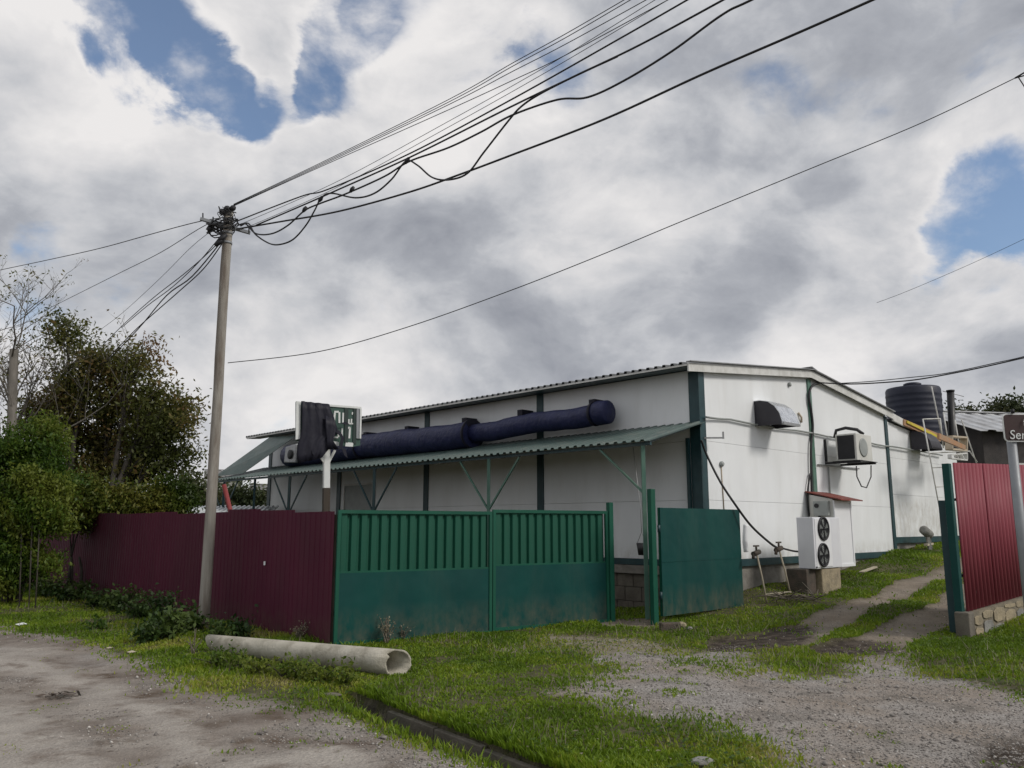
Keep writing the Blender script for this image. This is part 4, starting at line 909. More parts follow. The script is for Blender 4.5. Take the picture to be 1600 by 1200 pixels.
# ------------------------------------------------------------------ torn billboard on a post behind the fence corner
BY = 12.5
bb = thing('sign_board', on_y(513, 900, BY), 'torn green sign board half covered with black film on a white post', 'sign')
bpt = lambda px, py, off=0.: on_plane(px, py, Vector((on_y(513, 700, BY).x, BY, 0)), (GN.x, GN.y)) + GN * off
def bpoly(pix, off, th, name, mat, parent=bb): return MB().prism([bpt(x, y, off) for x, y in pix], GN * th).build(name, mat, parent)
bpoly([(463, 628), (563, 637), (563, 696), (552, 698), (463, 688)], -.05, .05, 'panel', 'sign_green')
bpoly([(462, 627), (469, 628), (468, 686), (461.5, 687)], .0, .03, 'edge_strip', 'sign_white')
bpoly([(511, 632), (564, 636), (564, 639), (511, 635)], .0, .02, 'edge_strip', 'sign_white')
bpoly([(556.5, 639), (563.8, 639), (563, 686), (556, 685)], .004, .02, 'edge_strip', 'galv_post')
bpoly([(561.5, 639), (564, 639), (563, 685.5), (560.5, 685.5)], .025, .012, 'edge_strip', 'sign_white')
bpoly([(538, 635.2), (544, 635.7), (543, 692), (538, 691)], .002, .012, 'dark_strip', 'sign_dark')
bpoly([(552, 636), (556.5, 636.4), (556, 694), (551, 693)], .002, .012, 'dark_strip', 'sign_dark')
bpoly([(513, 689), (529, 690.5), (529, 697), (513, 695)], .002, .010, 'white_patch', 'sign_white'); bpoly([(540, 691), (552, 692), (551, 698), (539, 697.5)], .002, .010, 'white_patch', 'sign_white')
def glyph(strokes, wd=2.0):
    m = MB()
    for x0, y0, x1, y1 in strokes: m.bar(bpt(x0, y0, .006), bpt(x1, y1, .006), wd / FPX * BY, .008, up=GN)
    m.build('lettering', 'sign_white', bb)
glyph([(521.5, 661, 523, 645), (522, 643.5, 529, 643.5), (530, 644, 530, 661)], 3.0)
glyph([(536, 645, 535.5, 661)], 2.6)
glyph([(550.5, 644, 550, 648)], 1.8); glyph([(544.8, 655, 544.8, 662), (549, 654.5, 548.6, 662), (545, 662, 552, 662)], 2.2)
glyph([(514.5, 674, 514, 683)], 2.4); glyph([(520, 675, 521, 683), (521, 683.5, 528, 683.5), (528.5, 672, 528.5, 683)], 2.6)
glyph([(534.5, 669, 534, 684)], 2.2); glyph([(542, 668.5, 547, 668.5), (546.5, 668, 545.5, 685)], 3.0)
# black film: a wavy sheet over the left half, with torn shreds
def film(pix_l, pix_r, n, off, name, amp=.03):
    rows_ = []
    for (xl, yl), (xr, yr) in zip(pix_l, pix_r):
        rows_.append([bpt(xl + (xr - xl) * j / n, yl + (yr - yl) * j / n, off + amp * (mnoise.noise(Vector((j * .8, yl * .06, 3.1))) + .6 * math.sin(j * 1.9 + yl * .05)) ) for j in range(n + 1)])
    m = MB().sheet(rows_); m.smooth = [True] * len(m.f); return m.build(name, 'tarp', bb, solid=.004)
film([(468.5, 627.5), (469, 640), (469, 655), (469, 672), (467, 684), (463, 696), (462, 712), (464, 724)], [(513, 632), (515, 641), (520, 652), (523, 662), (527, 677), (514, 688), (510, 704), (500, 716)], 12, .06, 'film')
film([(505, 650), (505, 665), (508, 690), (507, 703)], [(519, 656), (522, 668), (517, 690), (526, 703)], 6, .10, 'film', .02)
for pp_ in ([(528, 662), (538, 660), (542, 664), (536, 664)], [(531, 680), (535, 684), (532, 700), (526, 704)], [(522, 676), (530, 684), (532, 680), (526, 672)], [(530, 700), (537, 702), (540, 716), (535, 712)], [(484, 704), (490, 706), (488, 712), (485, 709)]): bpoly(pp_, .08, .006, 'film_shred', 'tarp')
pw = 9.5 / FPX * BY
q0 = bpt(513, 762, -.09); q1 = bpt(513.5, 690, -.09)
MB().bar(q0, q1, pw, .07, up=GN).build('post', 'sign_white', bb)
for xx, yy in ((494, 699), (526, 703)): MB().bar(bpt(511 if xx < 510 else 515, 724, -.08), bpt(xx, yy, -.08), .035, .03, up=GN).build('brace', 'sign_white', bb)
qd = bpt(513, 900, -.09); MB().bar((qd.x, qd.y, 0), (q0.x, q0.y, q0.z - .004), pw * 1.05, .08, up=GN).build('post_foot', 'brown_post', bb)

# ------------------------------------------------------------------ utility pole
PB = on_z(318, 985); PX, PY = PB.x, PB.y
ptop = on_y(357, 330, PY).z
po = thing('utility_pole', (PX, PY, 0), 'tall weathered utility pole crowded with cables in front of the wine red fence', 'utility pole')
dxt = on_y(357, 335, PY).x - PX
kk = 14; pts = [(PX + dxt * i / kk + random.uniform(-.006, .006), PY, -.3 + (ptop + .3) * i / kk) for i in range(kk + 1)]
MB().tube(pts, [.090 - .012 * i / kk + random.uniform(-.002, .002) for i in range(kk + 1)], 14).build('shaft', 'pole', po)
PT = lambda z_: Vector((PX + dxt * z_ / ptop, PY, z_))
za = on_y(350, 356, PY).z
ca0 = on_y(314, 342, PY - .25); ca1 = on_y(392, 366, PY + .25); ca0.z = max(ca0.z, za)
ca0 = on_y(313, 342, PY - .12) ; ca1 = on_y(391, 364, PY + .12)
MB().bar(ca0, ca1, .06, .05).build('crossarm', 'galv_post', po)
MB().bar(on_y(345, 357, PY - .1), on_y(347, 376, PY - .1), .03).build('arm_brace', 'dark', po); MB().bar(on_y(338, 358, PY - .11), on_y(351, 374, PY - .11), .03).build('arm_brace', 'dark', po)
for x_, y_ in ((317, 342), (333, 348), (389, 364)):
    MB().tube([on_y(x_, y_, PY - .05), on_y(x_, y_ - 9, PY - .05)], .012, 6).build('pin', 'dark', po)
# coil of slack cable, junctions and insulators
m = MB()
for k in range(9):
    r_ = .14 + random.uniform(0, .05); zc = za + random.uniform(-.07, .09); off = Vector((random.uniform(-.14, -.04), random.uniform(-.05, .0), 0))
    m.tube([PT(zc) + off + Vector((r_ * 1.5 * math.cos(t_), r_ * math.sin(t_), .06 * math.sin(t_ * 2 + k) + .04 * math.cos(t_))) for t_ in np.linspace(0, 6.28, 16)], .011, 5, cap=False)
m.build('cable_coil', 'wire', po)
for x_, y_, r_ in ((345, 330, .06), (352, 325, .055), (361, 324, .05), (326, 356, .05)):
    c_ = on_y(x_, y_, PY - .1); MB().lathe(c_ - Z * .05, [(r_ * .5, 0), (r_, .03), (r_, .07), (r_ * .6, .10)], 10, (.4, .2, .6)).build('clamp', 'dark', po)
m = MB()
for k in range(14):
    a_ = on_y(random.uniform(340, 366), random.uniform(322, 336), PY - .14); b_ = on_y(random.uniform(338, 372), random.uniform(330, 350), PY - .16); m.tube(smooth([a_, a_.lerp(b_, .5) + Vector((random.uniform(-.1, .1), 0, random.uniform(-.08, .08))), b_], 4), .006, 4)
m.build('jumper_wires', 'wire', po)
for z_ in (za - .10, za - .28, za + .14): MB().lathe(PT(z_), [(.093, -.02), (.093, .02)], 14).build('band', 'galv_post', po)
for x_, y_ in ((347, 372), (343, 378)): MB().lathe(on_y(x_, y_, PY - .14), [(.03, -.1), (.05, 0), (.03, .1)], 8, (.6, .2, .7)).build('clamp', 'dark', po)

# wires: each in the vertical plane of its own run
def wire(pix, heading, r, label, group=None, ext=None, nm='power_cable', start=None, per=8):
    dv = Vector((math.sin(R(heading)), math.cos(R(heading)), 0)); nrm = Vector((dv.y, -dv.x, 0))
    o_ = start or Vector((PX + dxt, PY - .1, 0))
    P = [on_plane(x, y, o_, (nrm.x, nrm.y)) for x, y in pix]
    if ext:                                           # carry on to the next pole with an even curve
        d = (P[-1] - P[-2]).normalized(); L0 = ext; q = P[-1]; sl = d.z / max(1e-3, math.hypot(d.x, d.y)); hd = Vector((d.x, d.y, 0)).normalized()
        for k in range(1, 6): P.append(q + hd * (L0 * k / 5) + Z * (sl * L0 * k / 5 + .004 * (L0 * k / 5) ** 2))
    return tag(MB().tube(smooth(P, per), r * .8, 6).build(nm, 'wire'), label, 'cable', group)
HD = 128.0
for i in range(4):
    wire([(365, 319 + i), (500, 255 + i * 2), (700, 156 + (0, 4, 8, 16)[i]), (800, 99 + (0, 5, 13, 27)[i]), (880, 55 + (0, 6, 16, 33)[i]), ((968, 978, 1002, 1036)[i], 4)], HD, .0065, ('topmost', 'second', 'third', 'lowest')[i] + ' thin wire of the upper bundle rising from the pole top to the top edge', 'thin wires of the top bundle', 9, 'power_line')
for i, dy in enumerate((0, 9)):
    wire([(372, 352 + dy), (520, 287 + dy), (700, 190 + dy), (860, 100 + dy), (1020 + i * 20, 2)], HD, .005, ('upper' if i == 0 else 'lower') + ' hair thin wire between the top bundle and the thick cables', 'hair thin wires', 9, 'power_line')
wire([(369, 346), (470, 307), (512, 296), (640, 240), (800, 155), (960, 65), (1084, -6)], HD, .013, 'upper thick black cable, straight, from the pole to the top edge', None, 9)
wire([(400, 352), (470, 322), (520, 300), (640, 246), (800, 166), (900, 118), (1000, 70), (1137, -4)], HD, .015, 'second thick black cable just below the upper straight one', None, 9)
wire([(372, 352), (384, 350), (400, 365), (425, 365), (450, 352), (476, 329), (500, 318), (540, 303), (600, 276), (640, 252), (700, 231), (752, 206), (800, 180), (870, 156), (918, 152), (975, 126), (1050, 80), (1130, 22), (1190, -8)], HD, .016, 'thick black cable that sags gently and is tied to the one above', None, 9)
wire([(376, 353), (388, 349), (399, 366), (420, 380), (437, 382), (458, 374), (478, 352), (492, 328), (502, 309), (518, 302), (555, 309), (585, 302), (612, 280), (634, 252), (652, 258), (675, 277), (700, 281), (730, 271), (756, 238), (795, 188), (815, 166), (845, 146), (900, 118), (965, 88)], HD, .016, 'slack black cable hanging in wide wavy loops to the right of the pole', None, None)
wire([(369, 358), (440, 346), (530, 330), (640, 300), (720, 272), (800, 242), (945, 186), (1100, 115), (1250, 50), (1372, -4)], HD - 1.5, .017, 'lowest thick black cable, smooth and straight, crossing above the warehouse', None, 9)
for x_, y_ in ((501, 311), (476, 327), (636, 251), (550, 296)):
    dv = Vector((math.sin(R(HD)), math.cos(R(HD)), 0)); q = on_plane(x_, y_, Vector((PX + dxt, PY - .1, 0)), (dv.y, -dv.x)); tag(MB().lathe(q, [(.02, -.05), (.035, 0), (.02, .05)], 8, (.5, 0, .8)).build('cable_clip', 'dark'), 'small black clip on the wavy cable, ' + {501: 'at its first crest right of the pole', 476: 'closest to the pole', 636: 'at its second higher crest', 550: 'between the two crests'}[x_], 'clip', 'cable clips')
wire([(356, 567), (500, 549), (640, 510), (800, 453), (935, 400), (1060, 348), (1270, 262), (1440, 192), (1586, 122)], 100, .009, 'thin single wire from half way up the pole to the upper right edge', None, None, 'power_line')
q_ = on_plane(1586, 122, Vector((PX + dxt, PY - .1, 0)), (math.cos(R(100)), -math.sin(R(100))))
dvq = Vector((math.sin(R(100)), math.cos(R(100)), 0))
m = MB(); m.tube([q_, q_ + dvq * .18 + Z * .10, q_ + dvq * 3 + Z * 1.6], .013, 6); m.tube([q_, q_ + dvq * .14 + Z * .03, q_ + dvq * .2 + Z * .1], .010, 6); m.tube([q_ + dvq * .05, q_ + dvq * .16 - Z * .26, q_ + dvq * .5 - Z * .6], .008, 6)
tag(m.build('wire_splice', 'wire'), 'forked splice in the thin single wire at the upper right edge', 'splice')
# runs to the left
wire([(350, 340), (312, 346), (250, 362), (160, 387), (80, 405), (0, 422), (-60, 436)], -52, .010, 'upper thin wire running left from the crossarm over the bare tree', None, None, 'power_line', None, 5)
wire([(345, 340), (310, 358), (250, 395), (190, 425), (130, 455), (60, 490)], -40, .009, 'middle thin wire dropping left from the crossarm towards the trees', None, None, 'power_line', None, 5)
wire([(342, 352), (300, 385), (250, 435), (190, 490), (150, 520)], -38, .006, 'faint thin wire left of the black bundle', None, None, 'power_line', None, 5)
for i, pix in enumerate(([(347, 366), (310, 410), (270, 448), (230, 478), (190, 512)], [(346, 374), (320, 400), (285, 430), (240, 465), (195, 505), (160, 540)], [(347, 376), (300, 432), (260, 462), (215, 515), (160, 572), (110, 622)], [(349, 378), (318, 420), (280, 455), (240, 490), (205, 522), (150, 580), (105, 628)])):
    wire(pix, -38 + i * .3, (.011, .011, .016, .014)[i], ('uppermost', 'second', 'third', 'lowest')[i] + ' black cable of the bundle falling from the pole into the walnut tree', 'black cables into the tree', None, 'power_cable', None, 5)
# supply cables to the gable, and a faint far wire
s1 = B(-.1, RB + .2, 0)
for pix, lab in (([(1281, 598), (1330, 600), (1390, 597), (1440, 592), (1520, 577), (1600, 559), (1700, 535)], 'lower black cable reaching the gable peak from the right edge'), ([(1310, 599), (1360, 596), (1420, 590), (1480, 583), (1560, 566), (1600, 557), (1700, 530)], 'upper thin cable reaching the gable from the right edge')):
    wire(pix, 110, .020 if 'lower' in lab else .013, lab, None, None, 'power_cable', s1, 6)
wire([(1370, 473), (1420, 454), (1520, 411), (1620, 364)], 110, .008, 'faint wire crossing the pale blue gap in the clouds', None, None, 'power_line', B(0, 12, 0), 4)

# ------------------------------------------------------------------ cement pipe lying on the verge
A0 = on_z(334, 1022, .0); A1 = on_z(622, 1054, .0)
ax = (A1 - A0); ax.z = 0; axn = ax.normalized(); RP0, RP1 = .118, .152
c0 = Vector((A0.x, A0.y, gz(A0.x, A0.y) + RP0 * .8)) ; c1 = Vector((A1.x, A1.y, gz(A1.x, A1.y) + RP1 * .75))
c0.z = max(c0.z, .10); c1.z = max(c1.z, .12)
m = MB(); n = 28; bi = axn.cross(Z).normalized()
def ringp(c_, r_, jag): return [c_ + (bi * math.cos(2 * math.pi * k / n) + Z * math.sin(2 * math.pi * k / n)) * r_ + axn * jag[k] for k in range(n)]
if bi.y > 0: bi = -bi                                # bi points towards the road
jg = [-.07 * math.cos(2 * math.pi * k / n) + .022 * mnoise.noise(Vector((k * 1.1, 0, 0))) + (-.05 if 4 <= k <= 7 else 0) for k in range(n)]; j0 = [-.12 * math.sin(2 * math.pi * k / n) + .01 * random.random() for k in range(n)]
rings = [ringp(c0.lerp(c1, t_), RP0 + (RP1 - RP0) * t_, [(j0[k] * (1 - t_) ** 8 + jg[k] * t_ ** 12) for k in range(n)]) for t_ in np.linspace(0, 1, 12)]
inner = [ringp(c0.lerp(c1, t_), RP0 + (RP1 - RP0) * t_ - .022, [(j0[k] * (1 - t_) ** 8 + jg[k] * t_ ** 12) for k in range(n)]) for t_ in np.linspace(1, 0, 12)]
allr = rings + inner; vs = [p for r_ in allr for p in r_]; K = len(allr)
m.add(vs, [(i * n + k, i * n + (k + 1) % n, ((i + 1) % K) * n + (k + 1) % n, ((i + 1) % K) * n + k) for i in range(K) for k in range(n)], True)
tag(m.build('cement_pipe', 'pipe'), 'long pale cement pipe with a broken end lying on the grass verge', 'pipe')

# ------------------------------------------------------------------ loose stones, bricks, plank and twigs
def rock(px, py, sx, sy, sz, label, mat, nm='rock', group=None):
    q = gpt(px, py); z_ = gz(q.x, q.y); m = MB(); n1_, n2_ = 6, 9; sd_ = random.random() * 50; vs = []
    for i in range(n1_ + 1):
        th = math.pi * i / n1_
        for j in range(n2_):
            ph = 2 * math.pi * j / n2_; d_ = Vector((math.sin(th) * math.cos(ph), math.sin(th) * math.sin(ph), math.cos(th))); k_ = 1 + .28 * mnoise.noise(d_ * 1.6 + Vector((sd_, 0, 0)))
            vs.append((q.x + d_.x * sx * k_, q.y + d_.y * sy * k_, z_ + sz * .55 + d_.z * sz * k_))
    fs = [(i * n2_ + j, i * n2_ + (j + 1) % n2_, (i + 1) * n2_ + (j + 1) % n2_, (i + 1) * n2_ + j) for i in range(n1_) for j in range(n2_)]
    m.add(vs, fs, False); return tag(m.build(nm, mat), label, 'stone', group)
rock(1098, 1199, .085, .07, .035, 'grey field stone in the grass at the bottom edge', 'grey_stone')
rock(1174, 1192, .035, .03, .02, 'small pale stone beside the gravel edge at the bottom', 'stone')
rock(512, 1078, .15, .07, .02, 'flat grey stone at the upper end of the drain', 'concrete')
rock(1066, 980, .07, .06, .06, 'pale broken stone right of the dark log by the tall green post', 'stone')
rock(1078, 984, .05, .05, .03, 'small grey stone farthest right of the dark log', 'grey_stone')
rock(655, 1136, .03, .03, .02, 'dark clod on the gravelled road edge', 'brick_dark') if False else None
q0 = gpt(1032, 985); q1 = gpt(1062, 984); tag(MB().bar(Vector((q0.x, q0.y, q0.z + .05)), Vector((q1.x, q1.y, q1.z + .05)), .12, .13).build('brick_lump', 'brick_dark', bevel=.02), 'dark brick lump at the foot of the tall green post', 'brick')
q0 = gpt(1345, 897); q1 = gpt(1368, 890); tag(MB().bar(q0 + Z * .04, q1 + Z * .06, .09, .03).build('plank', 'plank'), 'short pale plank lying in the grass right of the heat pump', 'plank')
q0 = gpt(1196, 933); q1 = gpt(1236, 930); tag(MB().bar(q0 + Z * .05, q1 + Z * .06, .06, .03).build('plank', 'plank'), 'thin weathered plank lying left of the twig heap', 'plank')
m = MB(); q = gpt(1242, 938)
for k in range(46):
    a_ = q + Vector((random.uniform(-.45, .45), random.uniform(-.3, .3), random.uniform(.02, .10))); d_ = Vector((random.uniform(-1, 1), random.uniform(-.6, .6), random.uniform(-.15, .3))).normalized() * random.uniform(.2, .5)
    m.tube([a_, a_ + d_ * .5 + Z * .02, a_ + d_], [.012, .009, .005], 5)
o = m.build('twig_heap', 'twig', kind=None); tag(o, 'heap of cut grey twigs in the grass before the end wall', 'twigs')
q0 = gpt(95, 1093)
def litter(px, py, s_, lab, mat, cat):
    q = gpt(px, py); z_ = gz(q.x, q.y); vs = [(q.x + s_ * x, q.y + s_ * .7 * y, z_ + .008 + s_ * h) for x, y, h in ((-1, -.3, .15), (-.2, -.8, .02), (.9, -.4, .25), (.7, .6, .05), (-.4, .8, .3))]
    tag(MB().prism(vs, (0, 0, .004)).build('litter', mat), lab, cat)
q = gpt(93, 1088); z_ = gz(q.x, q.y); m = MB()
for k in range(26):
    c_ = Vector((q.x + random.gauss(0, .09), q.y + random.gauss(0, .06), z_ + random.uniform(.004, .03))); m.obox(c_, Vector((random.uniform(-1, 1), random.uniform(-1, 1), random.uniform(-.3, .3))).normalized() * .03, Vector((random.uniform(-1, 1), random.uniform(-1, 1), .1)).normalized() * .02, Z * .002)
tag(m.build('dead_leaf_clump', 'brick_dark'), 'dark clump of dead leaves lying on the pale road', 'leaves')
litter(36, 978, .12, 'white flattened scrap lying at the far grass edge of the road', 'pvc', 'litter')
litter(172, 1014, .05, 'tiny cream scrap left of two on the grass verge', 'plank', 'litter')
litter(207, 1021, .07, 'cream crumpled scrap in the grass before the weeds', 'plank', 'litter')

# ------------------------------------------------------------------ vegetation
def grow_tree(base, clumps, trunk_r, label, mat, leaf_n, leaf_s, name='tree', group=None, stems=1, seed=1, bark='bark', twigs=26, lean=None, droop=.3, lobes=True, cat='tree'):
    rg = np.random.default_rng(seed); random.seed(seed); base = Vector(base)
    t_ = thing(name, base, label, cat, group); m = MB(); tips = []
    tot = sum(c_[3] * c_[4] * c_[5] for c_ in clumps)
    ctr = Vector((0, 0, 0))
    for c_ in clumps: ctr += Vector(c_[:3])
    ctr /= len(clumps)
    forks = []
    for s_ in range(stems):
        fk_ = base.lerp(ctr, .42) + Vector((rg.normal(0, .12), rg.normal(0, .12), 0)) * (ctr - base).length * (.6 if stems > 1 else .15)
        b0 = base + Vector((rg.normal(0, .15), rg.normal(0, .15), -.1)) * (1 if stems > 1 else 0)
        mid_ = b0.lerp(fk_, .5) + Vector((rg.normal(0, .06), rg.normal(0, .06), 0))
        m.tube(smooth([b0 - Z * .2, mid_, fk_], 4), [trunk_r * (1.15 - .5 * k / 8) for k in range(9)], 8); forks.append(fk_)
    for ci, (x, y, z, rx, ry, rz_) in enumerate(clumps):
        c_ = Vector((x, y, z)); fk_ = min(forks, key=lambda f_: (f_ - c_).length + rg.random() * .8)
        k0 = fk_.lerp(c_, .45) + Vector((rg.normal(0, .15), rg.normal(0, .15), .1)) * rx
        limb = smooth([fk_, k0, c_ + Z * rz_ * .2], 4); rl = trunk_r * .55
        m.tube(limb, [rl * (1 - .7 * k / (len(limb) - 1)) for k in range(len(limb))], 6)
        nt_ = max(6, int(twigs * (rx * ry * rz_) ** .5))
        for k in range(nt_):
            d_ = rg.normal(size=3); d_ /= np.linalg.norm(d_); rr_ = rg.random() ** .4
            tip = c_ + Vector((d_[0] * rx, d_[1] * ry, d_[2] * rz_)) * rr_; st_ = limb[int(rg.integers(len(limb) // 2, len(limb)))]
            md = st_.lerp(tip, .55) + Vector((rg.normal(0, .08), rg.normal(0, .08), .06))
            sub = smooth([st_, md, tip], 3); m.tube(sub, [trunk_r * .13 * (1 - .75 * j / (len(sub) - 1)) for j in range(len(sub))], 4, cap=False); tips.append((sub, rx))
    m.build('trunk', bark, t_, recalc=False)
    if leaf_n:
        per = max(1, leaf_n // len(tips)); Cc = []; 
        for sub, rx in tips:
            A = np.array([list(p) for p in sub]); i_ = rg.integers(len(sub) // 3, len(sub), per); sp = leaf_s * 1.7
            Cc.append(A[i_] + rg.normal(0, sp, (per, 3)) * np.array([1, 1, .75]) - np.array([0, 0, droop * leaf_s]))
        Cc = np.vstack(Cc); leaves(Cc, leaf_s, mat, t_, rg, droop)
    return t_
def leaves(Cc, s_, mat, parent, rg, droop=.3, name='leaves', up=.4, aspect=.45, vary=None):
    n_ = len(Cc); d_ = rg.normal(size=(n_, 3)); d_[:, 2] -= droop; d_ /= np.linalg.norm(d_, axis=1)[:, None]
    nr = rg.normal(size=(n_, 3)); nr[:, 2] += up * 2; sd_ = np.cross(d_, nr); sd_ /= np.linalg.norm(sd_, axis=1)[:, None] + 1e-9; nn = np.cross(sd_, d_)
    sz = s_ * rg.uniform(.6, 1.3, n_)[:, None]
    v0 = Cc - d_ * sz * .5; v1 = Cc + sd_ * sz * aspect * .5 + nn * sz * .08; v2 = Cc + d_ * sz * .5 - nn * sz * .12; v3 = Cc - sd_ * sz * aspect * .5 + nn * sz * .08
    vs = np.stack([v0, v1, v2, v3], 1).reshape(-1, 3); f_ = np.arange(n_ * 4).reshape(-1, 4)
    c_ = fbm(Cc[:, 0] * 1.1 + Cc[:, 2] * .7, Cc[:, 1] * 1.1 + Cc[:, 2] * .9 + 30, 3); val_ = np.clip((c_ - .5) * 2.2 + .5 + rg.normal(0, .16, n_), 0, 1)
    return fast_mesh(name, vs, f_, mat, {'v': np.repeat(val_, 4)}, loc=tuple(ORG[parent.name]), parent=parent)
def cl(px, py, Y, rpx, rpy=None, dep=None):            # a crown clump met on the sight line at depth Y
    q = on_y(px, py, Y); k = Y / FPX * 1.0; rpy = rpy or rpx; return (q.x, q.y, q.z, rpx * k, (dep or rpx) * k, rpy * k)
def foot(px, Y): q = on_y(px, 850, Y); return Vector((q.x, Y, gz(q.x, Y)))
# walnut behind the fence
TY = 21.5
wal = [cl(105, 515, TY, 34, 32), cl(150, 560, TY, 46, 42), cl(210, 560, TY, 46, 40), cl(110, 610, TY, 48, 44), cl(180, 620, TY + .5, 60, 48), cl(250, 620, TY, 44, 40), cl(275, 660, TY - .4, 34, 40), cl(230, 680, TY, 52, 46),
       cl(170, 690, TY + .8, 48, 42), cl(270, 710, TY, 36, 34), cl(120, 680, TY + .7, 44, 44), cl(215, 740, TY, 48, 34), cl(80, 640, TY + .3, 36, 44), cl(150, 735, TY, 40, 34), cl(275, 640, TY + .4, 40, 44), cl(50, 645, TY + .5, 38, 40)]
grow_tree(foot(140, TY), wal, .15, 'big walnut tree with thinning brown green crown behind the wine red fence', 'leaf_walnut', 34000, .125, 'walnut_tree', None, 4, 3, twigs=32)
# bare branched tree behind, at the left edge
BT = 20.6
def bare_tree(base, top, label, seed):
    random.seed(seed); t_ = thing('bare_tree', base, label, 'tree'); m = MB(); lv = []
    def br(p, d, L, r, lvl):
        pts_ = [p]; q = p.copy(); dd = d.copy()
        for k in range(5):
            dd = (dd + Vector((random.uniform(-.22, .22), random.uniform(-.22, .22), random.uniform(-.02, .14))) * (.45 if lvl == 0 else 1)).normalized(); q = q + dd * (L / 5); pts_.append(q.copy())
        m.tube(pts_, [r * (1 - .55 * k / 5) for k in range(6)], 6 if lvl < 2 else 4, cap=False)
        if lvl >= 4: lv.append(pts_[-1]); return
        for k in range((8, 6, 4, 4)[lvl]):
            i = random.randint(3 if lvl == 0 else 2, 5); side = Vector((random.uniform(-1, 1), random.uniform(-.8, .8), random.uniform(-.1, .5))).normalized()
            br(pts_[i], (dd * .55 + side * .8).normalized(), L * random.uniform(.36, .55), r * .46, lvl + 1)
    d = (Vector(top) - Vector(base)); br(Vector(base) - Z * .2, d.normalized(), d.length * .72, .06, 0)
    m.build('trunk', 'bark_pale', t_, recalc=False)
    rg = np.random.default_rng(seed); A = np.array([list(p) for p in lv]); A = A[rg.random(len(A)) < .5]; A = np.repeat(A, 2, 0) + rg.normal(0, .06, (len(A) * 2, 3)); leaves(A, .09, 'leaf_walnut', t_, rg)
tp = on_y(36, 445, BT); bare_tree(foot(46, BT), tp, 'nearly leafless pale branched tree rising behind the walnut at the left edge', 21)
tp = on_y(-15, 500, BT); bare_tree(foot(-10, BT), tp, 'second sparse bare tree cut by the left edge', 5)
# weathered post between the trees
q0 = on_y(14, 800, 19.8); q1 = on_y(22, 546, 19.8); tag(MB().tube([(q0.x, 19.8, gz(q0.x, 19.8) - .2), q0, q1], [.12, .115, .10], 10).build('wooden_pole', 'bark_pale'), 'grey broken off pole standing among the trees at the left edge', 'pole')
# leafy bush hanging over the fence at the left edge
WY = 17.6
bu = [cl(20, 690, WY, 40, 36), cl(70, 700, WY, 38, 40), cl(-20, 720, WY, 44, 44), cl(40, 745, WY - .3, 46, 40), cl(90, 750, WY - .2, 32, 38), cl(0, 790, WY - .3, 50, 40), cl(60, 795, WY - .5, 42, 34), cl(-30, 840, WY - .4, 44, 40), cl(25, 845, WY - .5, 36, 34), cl(70, 660, WY + .2, 26, 24), cl(20, 890, WY - .3, 28, 28), cl(-20, 890, WY - .3, 34, 30), cl(55, 880, WY - .2, 30, 40), cl(85, 815, WY - .4, 26, 24)]
grow_tree(foot(25, WY + .2), bu, .07, 'dense bright green bush overhanging the far end of the wine red fence', 'leaf_bright', 46000, .09, 'willow_bush', None, 4, 9, twigs=34, droop=.8, cat='bush')
for i, (xs, xe) in enumerate(((33, 35), (50, 51), (62, 63))):
    a_ = on_y(xs, 925 - i * 20, 17.0); b_ = on_y(xe, 800, 17.0); tag(MB().tube([(a_.x, 17, gz(a_.x, 17) - .1), b_], .014, 6).build('pale_stake', 'bark'), ('leftmost', 'middle', 'rightmost')[i] + ' of the thin pale stakes under the bright bush', 'stake', 'stakes under the bush')
# shrubs just behind the fence
for i, (clumps, lab, sd_) in enumerate((([cl(120, 770, 19.5, 34, 34), cl(150, 790, 19.5, 34, 26), cl(110, 800, 19.3, 30, 22)], 'green shrub behind the fence just right of the bright bush', 31), ([cl(185, 775, 20, 34, 30), cl(215, 790, 20, 30, 22), cl(170, 800, 19.8, 30, 20)], 'yellow green shrub below the middle of the walnut crown', 32),
                              ([cl(250, 770, 20.5, 32, 34), cl(280, 775, 20.5, 24, 30), cl(235, 795, 20.3, 30, 18), cl(270, 796, 20.4, 26, 16)], 'yellow green shrub nearest to the pole behind the fence', 33))):
    c0_ = clumps[0]; grow_tree((c0_[0], c0_[1], gz(c0_[0], c0_[1])), clumps, .04, lab, 'leaf_mid', 8000, .11, 'shrub', 'shrubs behind the wine red fence', 3, sd_, twigs=40, cat='shrub')
# farther greenery, left and right
for i, (clumps, lab, sd_) in enumerate((([cl(305, 765, 38, 24, 26), cl(325, 775, 38, 22, 20), cl(290, 750, 38, 14, 14)], 'dark far tree just left of the pole above the white roof', 41), ([cl(375, 775, 42, 30, 16), cl(405, 780, 42, 20, 12)], 'low far tree under the left end of the awning', 42),
                              ([cl(1588, 632, 38, 14, 9), cl(1566, 642, 38, 7, 7), cl(1615, 640, 38, 20, 14)], 'sparse dark tree behind the grey iron roof at the right edge', 43), ([cl(1490, 655, 40, 18, 10), cl(1512, 655, 40, 12, 8)], 'small dark tree top between flue pipe and iron roof', 44))):
    c0_ = clumps[0]; grow_tree((c0_[0], c0_[1], .5), clumps, .10, lab, 'leaf_far', 2500, .22, 'far_tree', 'far trees', 1, sd_, twigs=20)

